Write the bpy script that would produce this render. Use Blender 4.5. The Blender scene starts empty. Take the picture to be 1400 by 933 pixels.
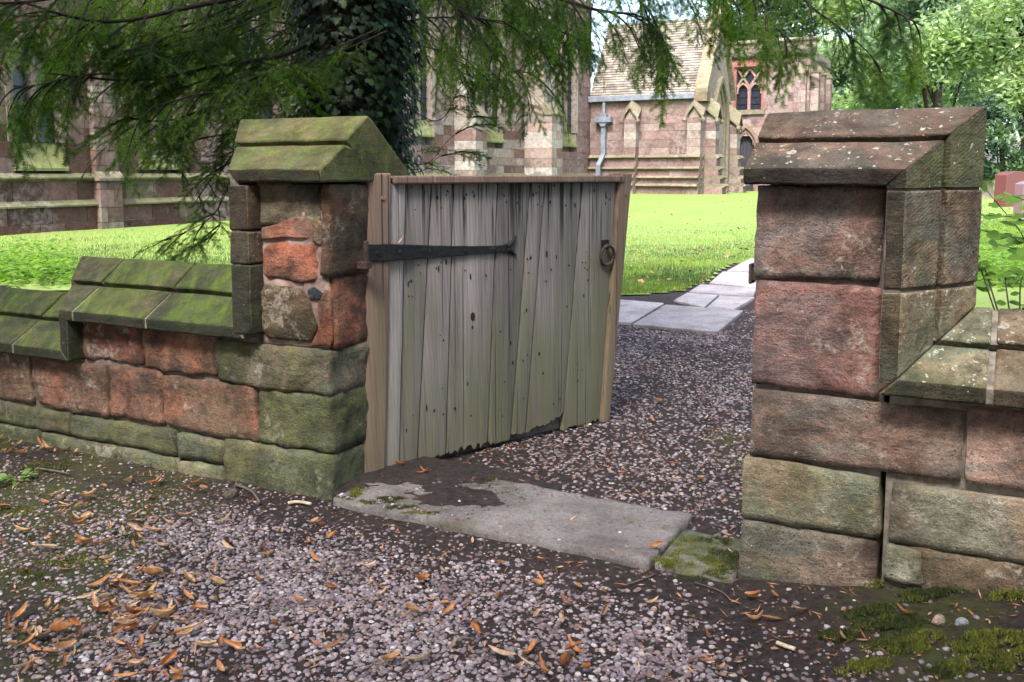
import bpy, bmesh, math, random
import numpy as np
from mathutils import Vector, noise as mnoise

scene = bpy.context.scene
COL = scene.collection
R = math.radians

# ------------------------------------------------------------------ camera
CAM_H = 1.2
PITCH = R(6.5)
FPX = 1300.0
cam_d = bpy.data.cameras.new('camera')
cam = bpy.data.objects.new('camera', cam_d)
COL.objects.link(cam)
cam.location = (0, 0, CAM_H)
cam.rotation_euler = (R(90) - PITCH, 0, 0)
cam_d.sensor_width = 36
cam_d.lens = FPX / 1400 * 36
V0 = 237 + FPX * math.tan(PITCH)
cam_d.shift_y = -(466.5 - V0) / 1400
cam_d.clip_start = 0.05
cam_d.clip_end = 2000
scene.camera = cam

# ------------------------------------------------------------------ sky and sun
SUN_DIR = Vector((-0.26, -0.74, 1.02)).normalized()      # towards the sun
world = bpy.data.worlds.new('World')
scene.world = world
world.use_nodes = True
wn = world.node_tree
wn.nodes.clear()
wo = wn.nodes.new('ShaderNodeOutputWorld')
bg = wn.nodes.new('ShaderNodeBackground')
sky = wn.nodes.new('ShaderNodeTexSky')
sky.sky_type = 'NISHITA'
sky.sun_disc = False
sky.sun_elevation = math.asin(SUN_DIR.z)
sky.sun_rotation = math.atan2(SUN_DIR.x, SUN_DIR.y)
sky.air_density = 1.0
sky.dust_density = 4.0
sky.ozone_density = 1.0
hs = wn.nodes.new('ShaderNodeHueSaturation')          # thin white overcast: little blue left in the sky
hs.inputs['Saturation'].default_value = 0.95
wn.links.new(sky.outputs[0], hs.inputs['Color'])
wn.links.new(hs.outputs[0], bg.inputs[0])
bg.inputs[1].default_value = 0.15
wn.links.new(bg.outputs[0], wo.inputs[0])
sun_d = bpy.data.lights.new('sun', 'SUN')
sun_d.energy = 1.4
sun_d.angle = R(14)
sun_d.color = (1.0, 0.98, 0.95)
sun = bpy.data.objects.new('sun', sun_d)
COL.objects.link(sun)
sun.rotation_euler = SUN_DIR.to_track_quat('Z', 'Y').to_euler()
scene.view_settings.view_transform = 'Standard'
scene.view_settings.look = 'None'
scene.view_settings.gamma = 1
scene.view_settings.use_curve_mapping = False
scene.view_settings.exposure = 2.4
scene.render.engine = 'CYCLES'
scene.cycles.max_bounces = 4
scene.cycles.transparent_max_bounces = 8

# ------------------------------------------------------------------ frames
# s runs along the churchyard wall (to the right), t runs into the churchyard, z up
ANG = R(62.4)
SX, SY = math.sin(ANG), -math.cos(ANG)
TX, TY = math.cos(ANG), math.sin(ANG)
OX, OY = -0.65387, 3.39851
ROTZ = math.atan2(SY, SX)


def W(s, t, z=0.0):
    return Vector((OX + s * SX + t * TX, OY + s * SY + t * TY, z))


def ST(x, y):
    dx, dy = x - OX, y - OY
    return dx * SX + dy * SY, dx * TX + dy * TY


def sm(a, b, x):
    k = min(1.0, max(0.0, (x - a) / (b - a)))
    return k * k * (3 - 2 * k)


def at(u, v, Y):
    """point that many metres in front of the photographer, measured from the photograph"""
    x = (u - 700) / FPX
    y = -(v - V0) / FPX
    dy = math.cos(PITCH) + y * math.sin(PITCH)
    dz = -math.sin(PITCH) + y * math.cos(PITCH)
    k = Y / dy
    return Vector((x * k, Y, CAM_H + dz * k))


def ground_z(x, y, fine=True):
    s, t = ST(x, y)
    z = 0.15 * sm(2.5, 8.5, t) + 0.24 * sm(10, 33, t)
    if s > 1.4 and t < 0.5:
        z += 0.155 * min(1.1, max(0, s - 1.5)) * sm(-0.75, -0.1, t) * (1 - sm(0.1, 0.5, t))
    if s > 1.7 and t > 0.3:
        z += 0.55 * sm(1.9, 2.3, s) * sm(0.3, 0.5, t) * (1 - sm(2.2, 6.5, t)) 
    if fine and t < 5.5 and -3 < s < 3.5:
        z += 0.012 * mnoise.noise(Vector((x * 2.2, y * 2.2, 3.1))) + 0.006 * mnoise.noise(Vector((x * 7, y * 7, 1.7)))
    return z


def on_ground(u, v, fine=False):
    Y = 2.0
    p = at(u, v, Y)
    lo, hi = 1.0, 120.0
    for _ in range(60):
        mid = (lo + hi) / 2
        p = at(u, v, mid)
        if p.z > ground_z(p.x, p.y, fine):
            lo = mid
        else:
            hi = mid
    return p


# ------------------------------------------------------------------ object helpers
OFFS = {}


def thing(name, label, cat, s=None, t=None, z=0.0, group=None, world_loc=None, rotz=ROTZ):
    o = bpy.data.objects.new(name, None)
    o.empty_display_size = 0.1
    COL.objects.link(o)
    if world_loc is None:
        o.location = W(s, t, z)
    else:
        o.location = world_loc
    o.rotation_euler = (0, 0, rotz)
    OFFS[o] = (s or 0.0, t or 0.0, z if world_loc is None else 0.0)
    tag(o, label, cat, group)
    return o


def tag(o, label=None, cat=None, group=None, kind=None):
    if label: o['label'] = label
    if cat: o['category'] = cat
    if group: o['group'] = group
    if kind: o['kind'] = kind
    return o


def to_mesh(name, V, F, mats=(), mi=None, smooth=False):
    me = bpy.data.meshes.new(name)
    if isinstance(F, np.ndarray):
        V = np.asarray(V, dtype=np.float32)
        n, k = F.shape
        me.vertices.add(len(V))
        me.vertices.foreach_set('co', V.ravel())
        me.loops.add(n * k)
        me.loops.foreach_set('vertex_index', F.astype(np.int32).ravel())
        me.polygons.add(n)
        me.polygons.foreach_set('loop_start', np.arange(0, n * k, k, dtype=np.int32))
        me.polygons.foreach_set('loop_total', np.full(n, k, dtype=np.int32))
        if mi is not None:
            me.polygons.foreach_set('material_index', np.asarray(mi, dtype=np.int32))
        if smooth:
            me.polygons.foreach_set('use_smooth', np.ones(n, dtype=bool))
        me.update(calc_edges=True)
    else:
        me.from_pydata([tuple(v) for v in V], [], [tuple(f) for f in F])
        if smooth:
            me.polygons.foreach_set('use_smooth', [True] * len(me.polygons))
        me.update()
    for m in mats:
        me.materials.append(m)
    return me


def link(name, me, parent=None, color=None, loc=None, rot=None, scale=None):
    o = bpy.data.objects.new(name, me)
    COL.objects.link(o)
    if parent is not None: o.parent = parent
    if color is not None: o.color = tuple(color) if len(color) == 4 else tuple(color) + (0.0,)
    if loc is not None: o.location = loc
    if rot is not None: o.rotation_euler = rot
    if scale is not None: o.scale = scale
    return o


def part(name, V, F, mat, root, color=None, smooth=False, bevel=0.0, top=None):
    """mesh given in absolute s, t, z; becomes a child of root (or of a part of root)"""
    o = OFFS[top or root]
    if isinstance(V, np.ndarray):
        V = V - np.array(o)
    else:
        V = [(v[0] - o[0], v[1] - o[1], v[2] - o[2]) for v in V]
    ob = link(name, to_mesh(name, V, F, [mat], smooth=smooth), root, color)
    if bevel:
        b = ob.modifiers.new('bevel', 'BEVEL')
        b.width = bevel
        b.segments = 2
        b.limit_method = 'ANGLE'
        b.angle_limit = R(28)
    return ob


BOXF = [(0, 3, 2, 1), (4, 5, 6, 7), (0, 1, 5, 4), (1, 2, 6, 5), (2, 3, 7, 6), (3, 0, 4, 7)]


def boxv(a0, a1, b0, b1, c0, c1):
    return [(a0, b0, c0), (a1, b0, c0), (a1, b1, c0), (a0, b1, c0), (a0, b0, c1), (a1, b0, c1), (a1, b1, c1), (a0, b1, c1)]


class MB:
    """collects shapes for one mesh"""
    def __init__(s): s.V = []; s.F = []
    def add(s, V, F):
        n = len(s.V)
        s.V += [tuple(v) for v in V]
        s.F += [tuple(i + n for i in f) for f in F]
        return s
    def box(s, *a): return s.add(boxv(*a), BOXF)
    def prism(s, poly, axis, d0, d1):
        """polygon of (a, z) pairs extruded; axis 't' extrudes along t, 's' along s, 'z' polygon is (s,t)"""
        n = len(poly)
        def m(p, d):
            return (p[0], d, p[1]) if axis == 't' else ((d, p[0], p[1]) if axis == 's' else (p[0], p[1], d))
        V = [m(p, d0) for p in poly] + [m(p, d1) for p in poly]
        F = [tuple(range(n)), tuple(range(2 * n - 1, n - 1, -1))]
        F += [(i, i + n, (i + 1) % n + n, (i + 1) % n) for i in range(n)]
        return s.add(V, F)
    def tube(s, pts, rad, k=6, cap=True):
        pts = [Vector(p) for p in pts]
        rs = rad if isinstance(rad, (list, tuple)) else [rad] * len(pts)
        V = []; F = []
        for i, p in enumerate(pts):
            d = (pts[min(i + 1, len(pts) - 1)] - pts[max(i - 1, 0)]).normalized()
            a = d.cross(Vector((0.3, 0.2, 1.0) if abs(d.z) < 0.9 else (1, 0.1, 0))).normalized()
            b = d.cross(a)
            for j in range(k):
                w = 2 * math.pi * j / k
                V.append(p + (a * math.cos(w) + b * math.sin(w)) * rs[i])
        for i in range(len(pts) - 1):
            for j in range(k):
                F.append((i * k + j, i * k + (j + 1) % k, (i + 1) * k + (j + 1) % k, (i + 1) * k + j))
        if cap:
            F.append(tuple(range(k - 1, -1, -1)))
            F.append(tuple(range((len(pts) - 1) * k, len(pts) * k)))
        return s.add(V, F)
    def strip(s, outer, inner, axis, d0, d1):
        """band between two equally long outlines, extruded"""
        def m(p, d):
            return (p[0], d, p[1]) if axis == 't' else (d, p[0], p[1])
        n = len(outer)
        V = [m(p, d0) for p in outer] + [m(p, d0) for p in inner] + [m(p, d1) for p in outer] + [m(p, d1) for p in inner]
        F = []
        for i in range(n - 1):
            F += [(i, i + 1, n + i + 1, n + i), (2 * n + i, 3 * n + i, 3 * n + i + 1, 2 * n + i + 1),
                  (i, 2 * n + i, 2 * n + i + 1, i + 1), (n + i, n + i + 1, 3 * n + i + 1, 3 * n + i)]
        F += [(0, n, 3 * n, 2 * n), (n - 1, 3 * n - 1, 4 * n - 1, 2 * n - 1)]
        return s.add(V, F)


# ------------------------------------------------------------------ materials
class NB:
    def __init__(s, name, rough=0.85, spec=0.3):
        s.m = bpy.data.materials.new(name)
        s.m.use_nodes = True
        s.t = s.m.node_tree
        s.t.nodes.clear()
        s.out = s.t.nodes.new('ShaderNodeOutputMaterial')
        s.p = s.t.nodes.new('ShaderNodeBsdfPrincipled')
        s.p.inputs['Roughness'].default_value = rough
        s.p.inputs['Specular IOR Level'].default_value = spec
        s.t.links.new(s.p.outputs[0], s.out.inputs[0])
        s.geo = s.t.nodes.new('ShaderNodeNewGeometry')
        s.oi = s.t.nodes.new('ShaderNodeObjectInfo')
        s.pos = s.geo.outputs['Position']
    def put(s, sock, v):
        if hasattr(v, 'is_output'):
            s.t.links.new(v, sock)
        elif isinstance(v, (tuple, list)) and len(v) == 3 and sock.type == 'RGBA':
            sock.default_value = (*v, 1)
        else:
            sock.default_value = v
    def n(s, typ, ins=None, **props):
        nd = s.t.nodes.new(typ)
        for k, v in props.items(): setattr(nd, k, v)
        for k, v in (ins or {}).items(): s.put(nd.inputs[k], v)
        return nd
    def map(s, scale=(1, 1, 1), loc=(0, 0, 0), rot=(0, 0, 0), vec=None):
        return s.n('ShaderNodeMapping', {'Vector': vec or s.pos, 'Scale': scale, 'Location': loc, 'Rotation': rot}).outputs[0]
    def noise(s, scale, detail=6, rough=0.6, vec=None, dist=0.0, col=False):
        nd = s.n('ShaderNodeTexNoise', {'Vector': vec or s.pos, 'Scale': scale, 'Detail': detail, 'Roughness': rough, 'Distortion': dist})
        return nd.outputs['Color' if col else 'Fac']
    def vor(s, scale, vec=None, feat='F1', rand=1.0, out='Distance'):
        return s.n('ShaderNodeTexVoronoi', {'Vector': vec or s.pos, 'Scale': scale, 'Randomness': rand}, feature=feat).outputs[out]
    def mr(s, v, a, b, c=0.0, d=1.0, smooth=True):
        return s.n('ShaderNodeMapRange', {'Value': v, 'From Min': a, 'From Max': b, 'To Min': c, 'To Max': d},
                   interpolation_type='SMOOTHSTEP' if smooth else 'LINEAR').outputs[0]
    def math(s, op, a, b=0.0, c=0.0):
        nd = s.n('ShaderNodeMath', operation=op)
        s.put(nd.inputs[0], a); s.put(nd.inputs[1], b); s.put(nd.inputs[2], c)
        return nd.outputs[0]
    def mix(s, f, a, b, mode='MIX'):
        nd = s.n('ShaderNodeMix', data_type='RGBA', blend_type=mode)
        s.put(nd.inputs[0], f); s.put(nd.inputs[6], a); s.put(nd.inputs[7], b)
        return nd.outputs[2]
    def ramp(s, f, stops):
        nd = s.n('ShaderNodeValToRGB', {'Fac': f})
        e = nd.color_ramp.elements
        while len(e) < len(stops): e.new(0.5)
        for i, (p, c) in enumerate(stops):
            e[i].position = p
            e[i].color = (*c, 1)
        return nd.outputs[0]
    def rnd(s):
        return s.math('FRACT', s.math('ADD', s.oi.outputs['Random'], s.geo.outputs['Random Per Island']))
    def sep(s, v):
        return s.n('ShaderNodeSeparateXYZ', {0: v}).outputs
    def bump(s, h, strength=0.5, dist=0.01):
        nd = s.n('ShaderNodeBump', {'Height': h, 'Strength': strength, 'Distance': dist})
        s.t.links.new(nd.outputs[0], s.p.inputs['Normal'])
        return nd.outputs[0]
    def color(s, c): s.put(s.p.inputs['Base Color'], c)
    def rough(s, c): s.put(s.p.inputs['Roughness'], c)
    def translucent(s, col, f):
        tr = s.n('ShaderNodeBsdfTranslucent', {'Color': col})
        mx = s.n('ShaderNodeMixShader', {0: f})
        s.t.links.new(s.p.outputs[0], mx.inputs[1])
        s.t.links.new(tr.outputs[0], mx.inputs[2])
        s.t.links.new(mx.outputs[0], s.out.inputs[0])


def stone_material(name, lichen=0.0, bumpy=1.0, green=(0.085, 0.098, 0.042), tool=0.0, streak=0.0, pale=0.0, dark=0.8, tone=1.0):
    """sandstone; object colour = stone colour, object alpha = how far algae cover it"""
    b = NB(name, 0.92, 0.2)
    base = b.oi.outputs['Color']
    al = b.oi.outputs['Alpha']
    off = b.n('ShaderNodeCombineXYZ', {0: b.math('MULTIPLY', b.oi.outputs['Random'], 41), 1: b.math('MULTIPLY', b.oi.outputs['Random'], 17), 2: b.math('MULTIPLY', b.oi.outputs['Random'], 29)}).outputs[0]
    b.pos = b.n('ShaderNodeVectorMath', {0: b.pos, 1: off}, operation='ADD').outputs[0]
    if tone != 1.0: base = b.mix(1.0, base, (tone, tone, tone), 'MULTIPLY')
    tint = b.mr(b.noise(3.0, 4, 0.7, vec=b.map((1, 1, 1.4), (5, 1, 2)), dist=0.8), 0.42, 0.60)
    base = b.mix(tint, base, b.mix(1.0, base, (0.66, 0.86, 0.95), 'MULTIPLY'))
    n1 = b.noise(5.5, 6, 0.68, dist=0.5)
    n2 = b.noise(24, 6, 0.72)
    n3 = b.noise(190, 3, 0.7)
    bed = b.noise(1.0, 4, 0.62, vec=b.map((6, 6, 46)), dist=0.5)
    c = b.mix(b.mr(n1, 0.32, 0.68), b.mix(1.0, base, (0.50, 0.44, 0.40), 'MULTIPLY'), b.mix(1.0, base, (1.35, 1.28, 1.2), 'MULTIPLY'))
    c = b.mix(b.mr(n2, 0.38, 0.66, 0, 0.75), c, b.mix(1.0, c, (1.5, 1.42, 1.32), 'MULTIPLY'))
    c = b.mix(b.mr(bed, 0.54, 0.70, 0, 0.38), c, b.mix(1.0, c, (0.42, 0.38, 0.36), 'MULTIPLY'))
    dk = b.math('MULTIPLY', b.mr(b.noise(3.4, 5, 0.72, vec=b.map((1, 1, 1), (3, 7, 1))), 0.47, 0.62), b.mr(n2, 0.3, 0.58))
    c = b.mix(b.math('MULTIPLY', dk, dark), c, (0.032, 0.027, 0.023))
    # algae
    gm = b.noise(4.0, 6, 0.68, vec=b.map((1, 1, 0.8), (11, 2, 5)), dist=0.7)
    thr = b.math('ADD', gm, b.math('MULTIPLY', b.math('SUBTRACT', al, 0.5), 0.8))
    gk = b.math('MULTIPLY', b.mr(thr, 0.42, 0.72), b.mr(n2, 0.30, 0.62, 0.25, 1.0))
    gv = b.math('ADD', b.math('MULTIPLY', b.noise(7, 5, 0.7), 0.6), b.math('MULTIPLY', n2, 0.4))
    gcol = b.mix(b.mr(gv, 0.38, 0.62), b.mix(1.0, green, (0.36, 0.38, 0.42), 'MULTIPLY'), b.mix(1.0, green, (1.35, 1.3, 1.15), 'MULTIPLY'))
    if streak:
        st = b.noise(1.0, 5, 0.62, vec=b.map((18, 3.5, 3.5), rot=(0, 0, ROTZ)), dist=0.4)
        gcol = b.mix(b.mr(st, 0.45, 0.70, 0, streak), gcol, b.mix(1.0, green, (2.4, 2.2, 1.5), 'MULTIPLY'))
        gcol = b.mix(b.mr(b.noise(2.6, 5, 0.68, vec=b.map((1, 1, 1), (8, 1, 9))), 0.47, 0.60, 0, 0.85), gcol, (0.018, 0.022, 0.013))
    c = b.mix(b.math('MULTIPLY', gk, 0.88), c, gcol)
    if pale:
        pm = b.math('MULTIPLY', b.mr(b.noise(3.6, 5, 0.75, vec=b.map((1, 1, 1), (1, 9, 4))), 0.54, 0.62), b.mr(n2, 0.44, 0.60))
        c = b.mix(b.math('MULTIPLY', pm, pale), c, (0.36, 0.32, 0.27))
    # grain and small pits
    c = b.mix(1.0, c, b.ramp(n3, [(0.25, (0.55, 0.55, 0.55)), (0.5, (1, 1, 1)), (0.75, (1.35, 1.35, 1.35))]), 'MULTIPLY')
    pit = b.math('MULTIPLY', b.mr(b.vor(75), 0.26, 0.14), b.mr(n1, 0.50, 0.64))
    c = b.mix(b.math('MULTIPLY', pit, 0.55), c, (0.025, 0.02, 0.017))
    h = b.math('ADD', b.math('MULTIPLY', n2, 0.8), b.math('ADD', b.math('MULTIPLY', n3, 0.16), b.math('MULTIPLY', bed, 0.22)))
    h = b.math('SUBTRACT', h, b.math('MULTIPLY', pit, 0.25))
    if lichen:
        wv = b.mix(0.03, b.pos, b.noise(45, 3, 0.6, col=True))
        sp = None
        for sc_, th in ((19, 0.40), (42, 0.42), (85, 0.55)):
            v = b.n('ShaderNodeTexVoronoi', {'Vector': wv, 'Scale': sc_})
            cell = b.sep(v.outputs['Color'])[0]
            k = b.math('LESS_THAN', v.outputs['Distance'], b.math('MULTIPLY', b.math('MAXIMUM', b.math('SUBTRACT', cell, 1 - lichen * th), 0.0), 1.5))
            sp = k if sp is None else b.math('MAXIMUM', sp, k)
        sp = b.math('MULTIPLY', b.math('MULTIPLY', sp, b.mr(b.noise(120, 3, 0.7), 0.34, 0.5)), b.mr(b.noise(3.1, 3, 0.6, vec=b.map((1, 1, 1), (2, 2, 7))), 0.38, 0.55))
        c = b.mix(b.math('MULTIPLY', sp, 0.85), c, (0.40, 0.42, 0.35))
    if tool:
        wv = b.n('ShaderNodeTexWave', {'Vector': b.map((1, 1, 1), rot=(0, R(35), 0)), 'Scale': 34, 'Distortion': 5.0, 'Detail': 3}, bands_direction='Z').outputs['Fac']
        h = b.math('ADD', h, b.math('MULTIPLY', wv, tool))
    b.color(c)
    b.bump(h, 1.0, 0.030 * bumpy)
    return b.m


M_STONE = stone_material('sandstone', pale=0.5)
M_STONE_R = stone_material('sandstone_lichen', lichen=0.25, pale=0.75, dark=0.6, bumpy=0.8, green=(0.10, 0.105, 0.05))
M_COPE_L = stone_material('mossy_coping', green=(0.046, 0.073, 0.012), streak=0.65, bumpy=0.5)
M_COPE_R = stone_material('lichen_coping', lichen=0.55, bumpy=0.7, green=(0.072, 0.08, 0.035))
M_COPE_T = stone_material('tooled_coping', lichen=0.40, tool=0.045, bumpy=0.7, green=(0.085, 0.096, 0.042))
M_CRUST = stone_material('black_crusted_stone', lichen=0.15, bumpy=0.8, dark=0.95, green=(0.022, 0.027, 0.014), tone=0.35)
M_CAP_L = stone_material('green_cap_stone', lichen=0.14, green=(0.082, 0.108, 0.030), bumpy=0.5, dark=0.6)


def simple(name, c1, c2, scale=8.0, rough=0.85, bump=0.4, dist=0.01, stretch=(1, 1, 1), spec=0.3, rnd=0.0):
    b = NB(name, rough, spec)
    nz = b.noise(scale, 8, 0.65, vec=b.map(stretch))
    c = b.mix(b.mr(nz, 0.3, 0.7), c1, c2)
    if rnd:
        c = b.mix(1.0, c, b.ramp(b.rnd(), [(0, (1 - rnd,) * 3), (1, (1 + rnd,) * 3)]), 'MULTIPLY')
    b.color(c)
    if bump: b.bump(nz, bump, dist)
    return b.m


M_MORTAR = simple('old_mortar', (0.055, 0.045, 0.04), (0.17, 0.14, 0.125), 22, bump=0.8)
M_MORTAR_PALE = simple('pale_mortar', (0.075, 0.065, 0.05), (0.23, 0.20, 0.165), 24, bump=0.6)
M_MORTAR_PINK = simple('pink_mortar', (0.085, 0.05, 0.042), (0.36, 0.26, 0.23), 9, bump=0.8)
M_IRON = simple('black_iron', (0.004, 0.0045, 0.006), (0.014, 0.015, 0.018), 45, rough=0.72, bump=1.0, dist=0.008, spec=0.25)
M_RUST = simple('rusty_iron', (0.02, 0.014, 0.012), (0.075, 0.045, 0.035), 60, rough=0.65, bump=0.6, dist=0.004)


def wood_material(name, c_dark, c_mid, c_light, green=0.0, stain=0.0, fresh=0.0):
    b = NB(name, 0.85, 0.2)
    off = b.n('ShaderNodeCombineXYZ', {0: b.math('MULTIPLY', b.oi.outputs['Random'], 37), 1: 0.0, 2: b.math('MULTIPLY', b.oi.outputs['Random'], 11)}).outputs[0]
    p = b.n('ShaderNodeVectorMath', {0: b.pos, 1: off}, operation='ADD').outputs[0]
    g1 = b.noise(1.0, 8, 0.65, vec=b.map((75, 75, 1.3), vec=p), dist=0.12)
    g2 = b.noise(1.0, 5, 0.6, vec=b.map((220, 220, 5), vec=p), dist=0.2)
    lo = b.noise(1.0, 4, 0.6, vec=b.map((10, 10, 0.9), vec=p), dist=0.3)
    rings = b.n('ShaderNodeTexWave', {'Vector': b.map((1, 1, 0.10), vec=p), 'Scale': 26, 'Distortion': 5.0, 'Detail': 3, 'Detail Scale': 0.6}, bands_direction='DIAGONAL').outputs['Fac']
    k = b.math('ADD', b.math('MULTIPLY', g1, 0.42), b.math('ADD', b.math('MULTIPLY', rings, 0.06), b.math('MULTIPLY', lo, 0.52)))
    c = b.ramp(k, [(0.30, c_dark), (0.52, c_mid), (0.74, c_light)])
    tone = b.math('ADD', 0.74, b.math('MULTIPLY', b.oi.outputs['Random'], 0.5))
    c = b.mix(1.0, c, b.n('ShaderNodeCombineXYZ', {0: tone, 1: tone, 2: tone}).outputs[0], 'MULTIPLY')
    z = b.sep(b.pos)[2]
    if green:
        gz = b.math('ADD', b.math('ADD', b.mr(z, 1.15, 0.05, 0, 0.78, smooth=False), b.mr(b.sep(b.pos)[0], -0.2, 0.5, 0.0, 0.16)), b.math('MULTIPLY', b.math('SUBTRACT', b.noise(1.0, 5, 0.6, vec=b.map((6, 6, 1.2))), 0.5), 1.5))
        gm = b.math('MULTIPLY', b.mr(gz, 0.18, 0.75), b.mr(g1, 0.3, 0.65, 0.45, 1.0))
        c = b.mix(b.math('MULTIPLY', gm, green), c, b.mix(g1, (0.060, 0.062, 0.028), (0.165, 0.165, 0.085)))
    if stain:
        sn = b.noise(1.0, 4, 0.6, vec=b.map((42, 42, 1.1), (2, 4, 1)), dist=0.2)
        sm_ = b.math('MULTIPLY', b.mr(sn, 0.50, 0.60), b.mr(b.math('ADD', z, b.math('MULTIPLY', b.noise(25, 2, 0.5, vec=b.map((1, 1, 0.02))), 0.6)), 1.10, 1.42))
        c = b.mix(b.math('MULTIPLY', sm_, stain), c, (0.016, 0.014, 0.015))
        s2 = b.mr(b.noise(1.0, 3, 0.5, vec=b.map((26, 26, 0.9), (6, 4, 2))), 0.6, 0.68)
        c = b.mix(b.math('MULTIPLY', s2, 0.18), c, (0.05, 0.042, 0.04))
    crack = b.mr(b.noise(1.0, 2, 0.4, vec=b.map((95, 95, 0.7), vec=p), dist=0.3), 0.66, 0.70)
    c = b.mix(b.math('MULTIPLY', crack, 0.75), c, (0.018, 0.015, 0.014))
    b.color(c)
    h = b.math('SUBTRACT', b.math('ADD', g1, b.math('MULTIPLY', g2, 0.5)), b.math('MULTIPLY', crack, 1.2))
    b.bump(h, 0.7, 0.006)
    return b.m


M_PLANK = wood_material('weathered_oak', (0.085, 0.076, 0.076), (0.190, 0.170, 0.165), (0.315, 0.290, 0.280), green=0.85, stain=0.95)
M_PLANK_PALE = wood_material('pale_oak', (0.16, 0.14, 0.135), (0.28, 0.255, 0.25), (0.40, 0.38, 0.37), green=0.7, stain=0.3)
M_POST = wood_material('brown_oak', (0.10, 0.066, 0.050), (0.195, 0.135, 0.105), (0.30, 0.225, 0.18), green=0.5)
M_RAIL = wood_material('dark_oak', (0.07, 0.062, 0.056), (0.13, 0.115, 0.105), (0.19, 0.17, 0.155))
M_HOLE = simple('nail_stain', (0.008, 0.007, 0.007), (0.02, 0.017, 0.016), 60, bump=0)


def soil_material():
    b = NB('dark_soil', 0.95, 0.15)
    n1 = b.noise(3.0, 8, 0.65, dist=0.5)
    n2 = b.noise(38, 8, 0.75)
    n3 = b.noise(160, 5, 0.7)
    c = b.mix(b.mr(n2, 0.32, 0.7), (0.017, 0.0135, 0.0135), (0.056, 0.044, 0.043))
    c = b.mix(b.mr(n1, 0.4, 0.65, 0, 0.5), c, b.mix(n2, (0.026, 0.019, 0.018), (0.075, 0.055, 0.048)))
    sp = b.math('LESS_THAN', b.vor(150), 0.22)
    c = b.mix(b.math('MULTIPLY', sp, b.mr(b.noise(9, 3), 0.45, 0.6)), c, (0.12, 0.055, 0.03))
    px = b.sep(b.pos)
    # thin green algae film at the left and the right of the path
    gl = b.math('ADD', b.mr(px[0], -0.72, -1.25, 0, 0.38), b.mr(px[0], 0.62, 1.0, 0, 0.34))
    gm = b.mr(b.math('ADD', b.noise(4.2, 7, 0.65, vec=b.map((1, 1, 1), (5, 3, 8))), gl), 0.72, 0.95)
    near = b.mr(px[1], 4.6, 4.2)
    c = b.mix(b.math('MULTIPLY', b.math('MULTIPLY', gm, near), b.mr(n2, 0.3, 0.6, 0.2, 0.75)), c, (0.060, 0.068, 0.018))
    b.color(c)
    b.bump(b.math('ADD', n2, b.math('MULTIPLY', n3, 0.5)), 1.0, 0.02)
    return b.m


def pebble_material():
    b = NB('pebbles', 0.72, 0.3)
    r = b.rnd()
    c = b.ramp(r, [(0.0, (0.10, 0.074, 0.078)), (0.16, (0.20, 0.15, 0.17)), (0.34, (0.14, 0.125, 0.15)), (0.50, (0.28, 0.235, 0.258)),
                   (0.66, (0.175, 0.135, 0.16)), (0.80, (0.37, 0.33, 0.35)), (0.90, (0.22, 0.145, 0.125)), (1.0, (0.46, 0.44, 0.45))])
    n = b.noise(90, 5, 0.65)
    c = b.mix(b.mr(n, 0.35, 0.65), b.mix(1.0, c, (0.68, 0.66, 0.64), 'MULTIPLY'), c)
    c = b.mix(b.mr(b.noise(7, 4), 0.42, 0.66, 0, 0.65), c, b.mix(1.0, c, (0.42, 0.36, 0.34), 'MULTIPLY'))
    b.color(c)
    b.bump(n, 0.25, 0.003)
    return b.m


def leaf_material(name, stops, trans=0.3, rough=0.55, noise_scale=40, pos_var=0.0, spec=0.35, tcol=None):
    b = NB(name, rough, spec)
    c = b.ramp(b.rnd(), stops)
    if noise_scale:
        c = b.mix(b.mr(b.noise(noise_scale, 4), 0.35, 0.7), b.mix(1.0, c, (0.62, 0.58, 0.55), 'MULTIPLY'), c)
    if pos_var:
        c = b.mix(b.mr(b.noise(pos_var, 4), 0.38, 0.64), b.mix(1.0, c, (0.40, 0.48, 0.58), 'MULTIPLY'), b.mix(1.0, c, (1.5, 1.4, 1.0), 'MULTIPLY'))
    b.color(c)
    if trans:
        b.translucent(b.mix(1.0, c, tcol or (1.5, 1.5, 1.0), 'MULTIPLY'), trans)
    return b.m


M_SOIL = soil_material()
M_PEBBLE = pebble_material()
M_DRY = leaf_material('dry_leaf', [(0, (0.16, 0.07, 0.04)), (0.2, (0.42, 0.17, 0.06)), (0.4, (0.52, 0.25, 0.10)), (0.55, (0.52, 0.36, 0.22)), (0.7, (0.42, 0.19, 0.075)), (0.85, (0.56, 0.43, 0.31)), (1, (0.24, 0.115, 0.07))], 0.2, 0.6, 60)
M_LITTER = leaf_material('leaf_crumbs', [(0, (0.07, 0.035, 0.02)), (0.5, (0.16, 0.07, 0.035)), (0.85, (0.28, 0.14, 0.065)), (1, (0.33, 0.22, 0.13))], 0, 0.8, 0)
M_GREENLEAF = leaf_material('green_leaf', [(0, (0.07, 0.14, 0.03)), (1, (0.13, 0.22, 0.05))], 0.35, 0.45, 0)
M_YEW = leaf_material('yew_needles', [(0, (0.020, 0.048, 0.020)), (0.5, (0.044, 0.090, 0.026)), (1, (0.11, 0.155, 0.032))], 0.45, 0.7, 0, spec=0.15, pos_var=1.6, tcol=(2.6, 2.7, 0.9))
M_IVY = leaf_material('ivy_leaves', [(0, (0.005, 0.014, 0.007)), (0.75, (0.010, 0.024, 0.009)), (1, (0.03, 0.065, 0.018))], 0.15, 0.5, 0, spec=0.25)
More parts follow.
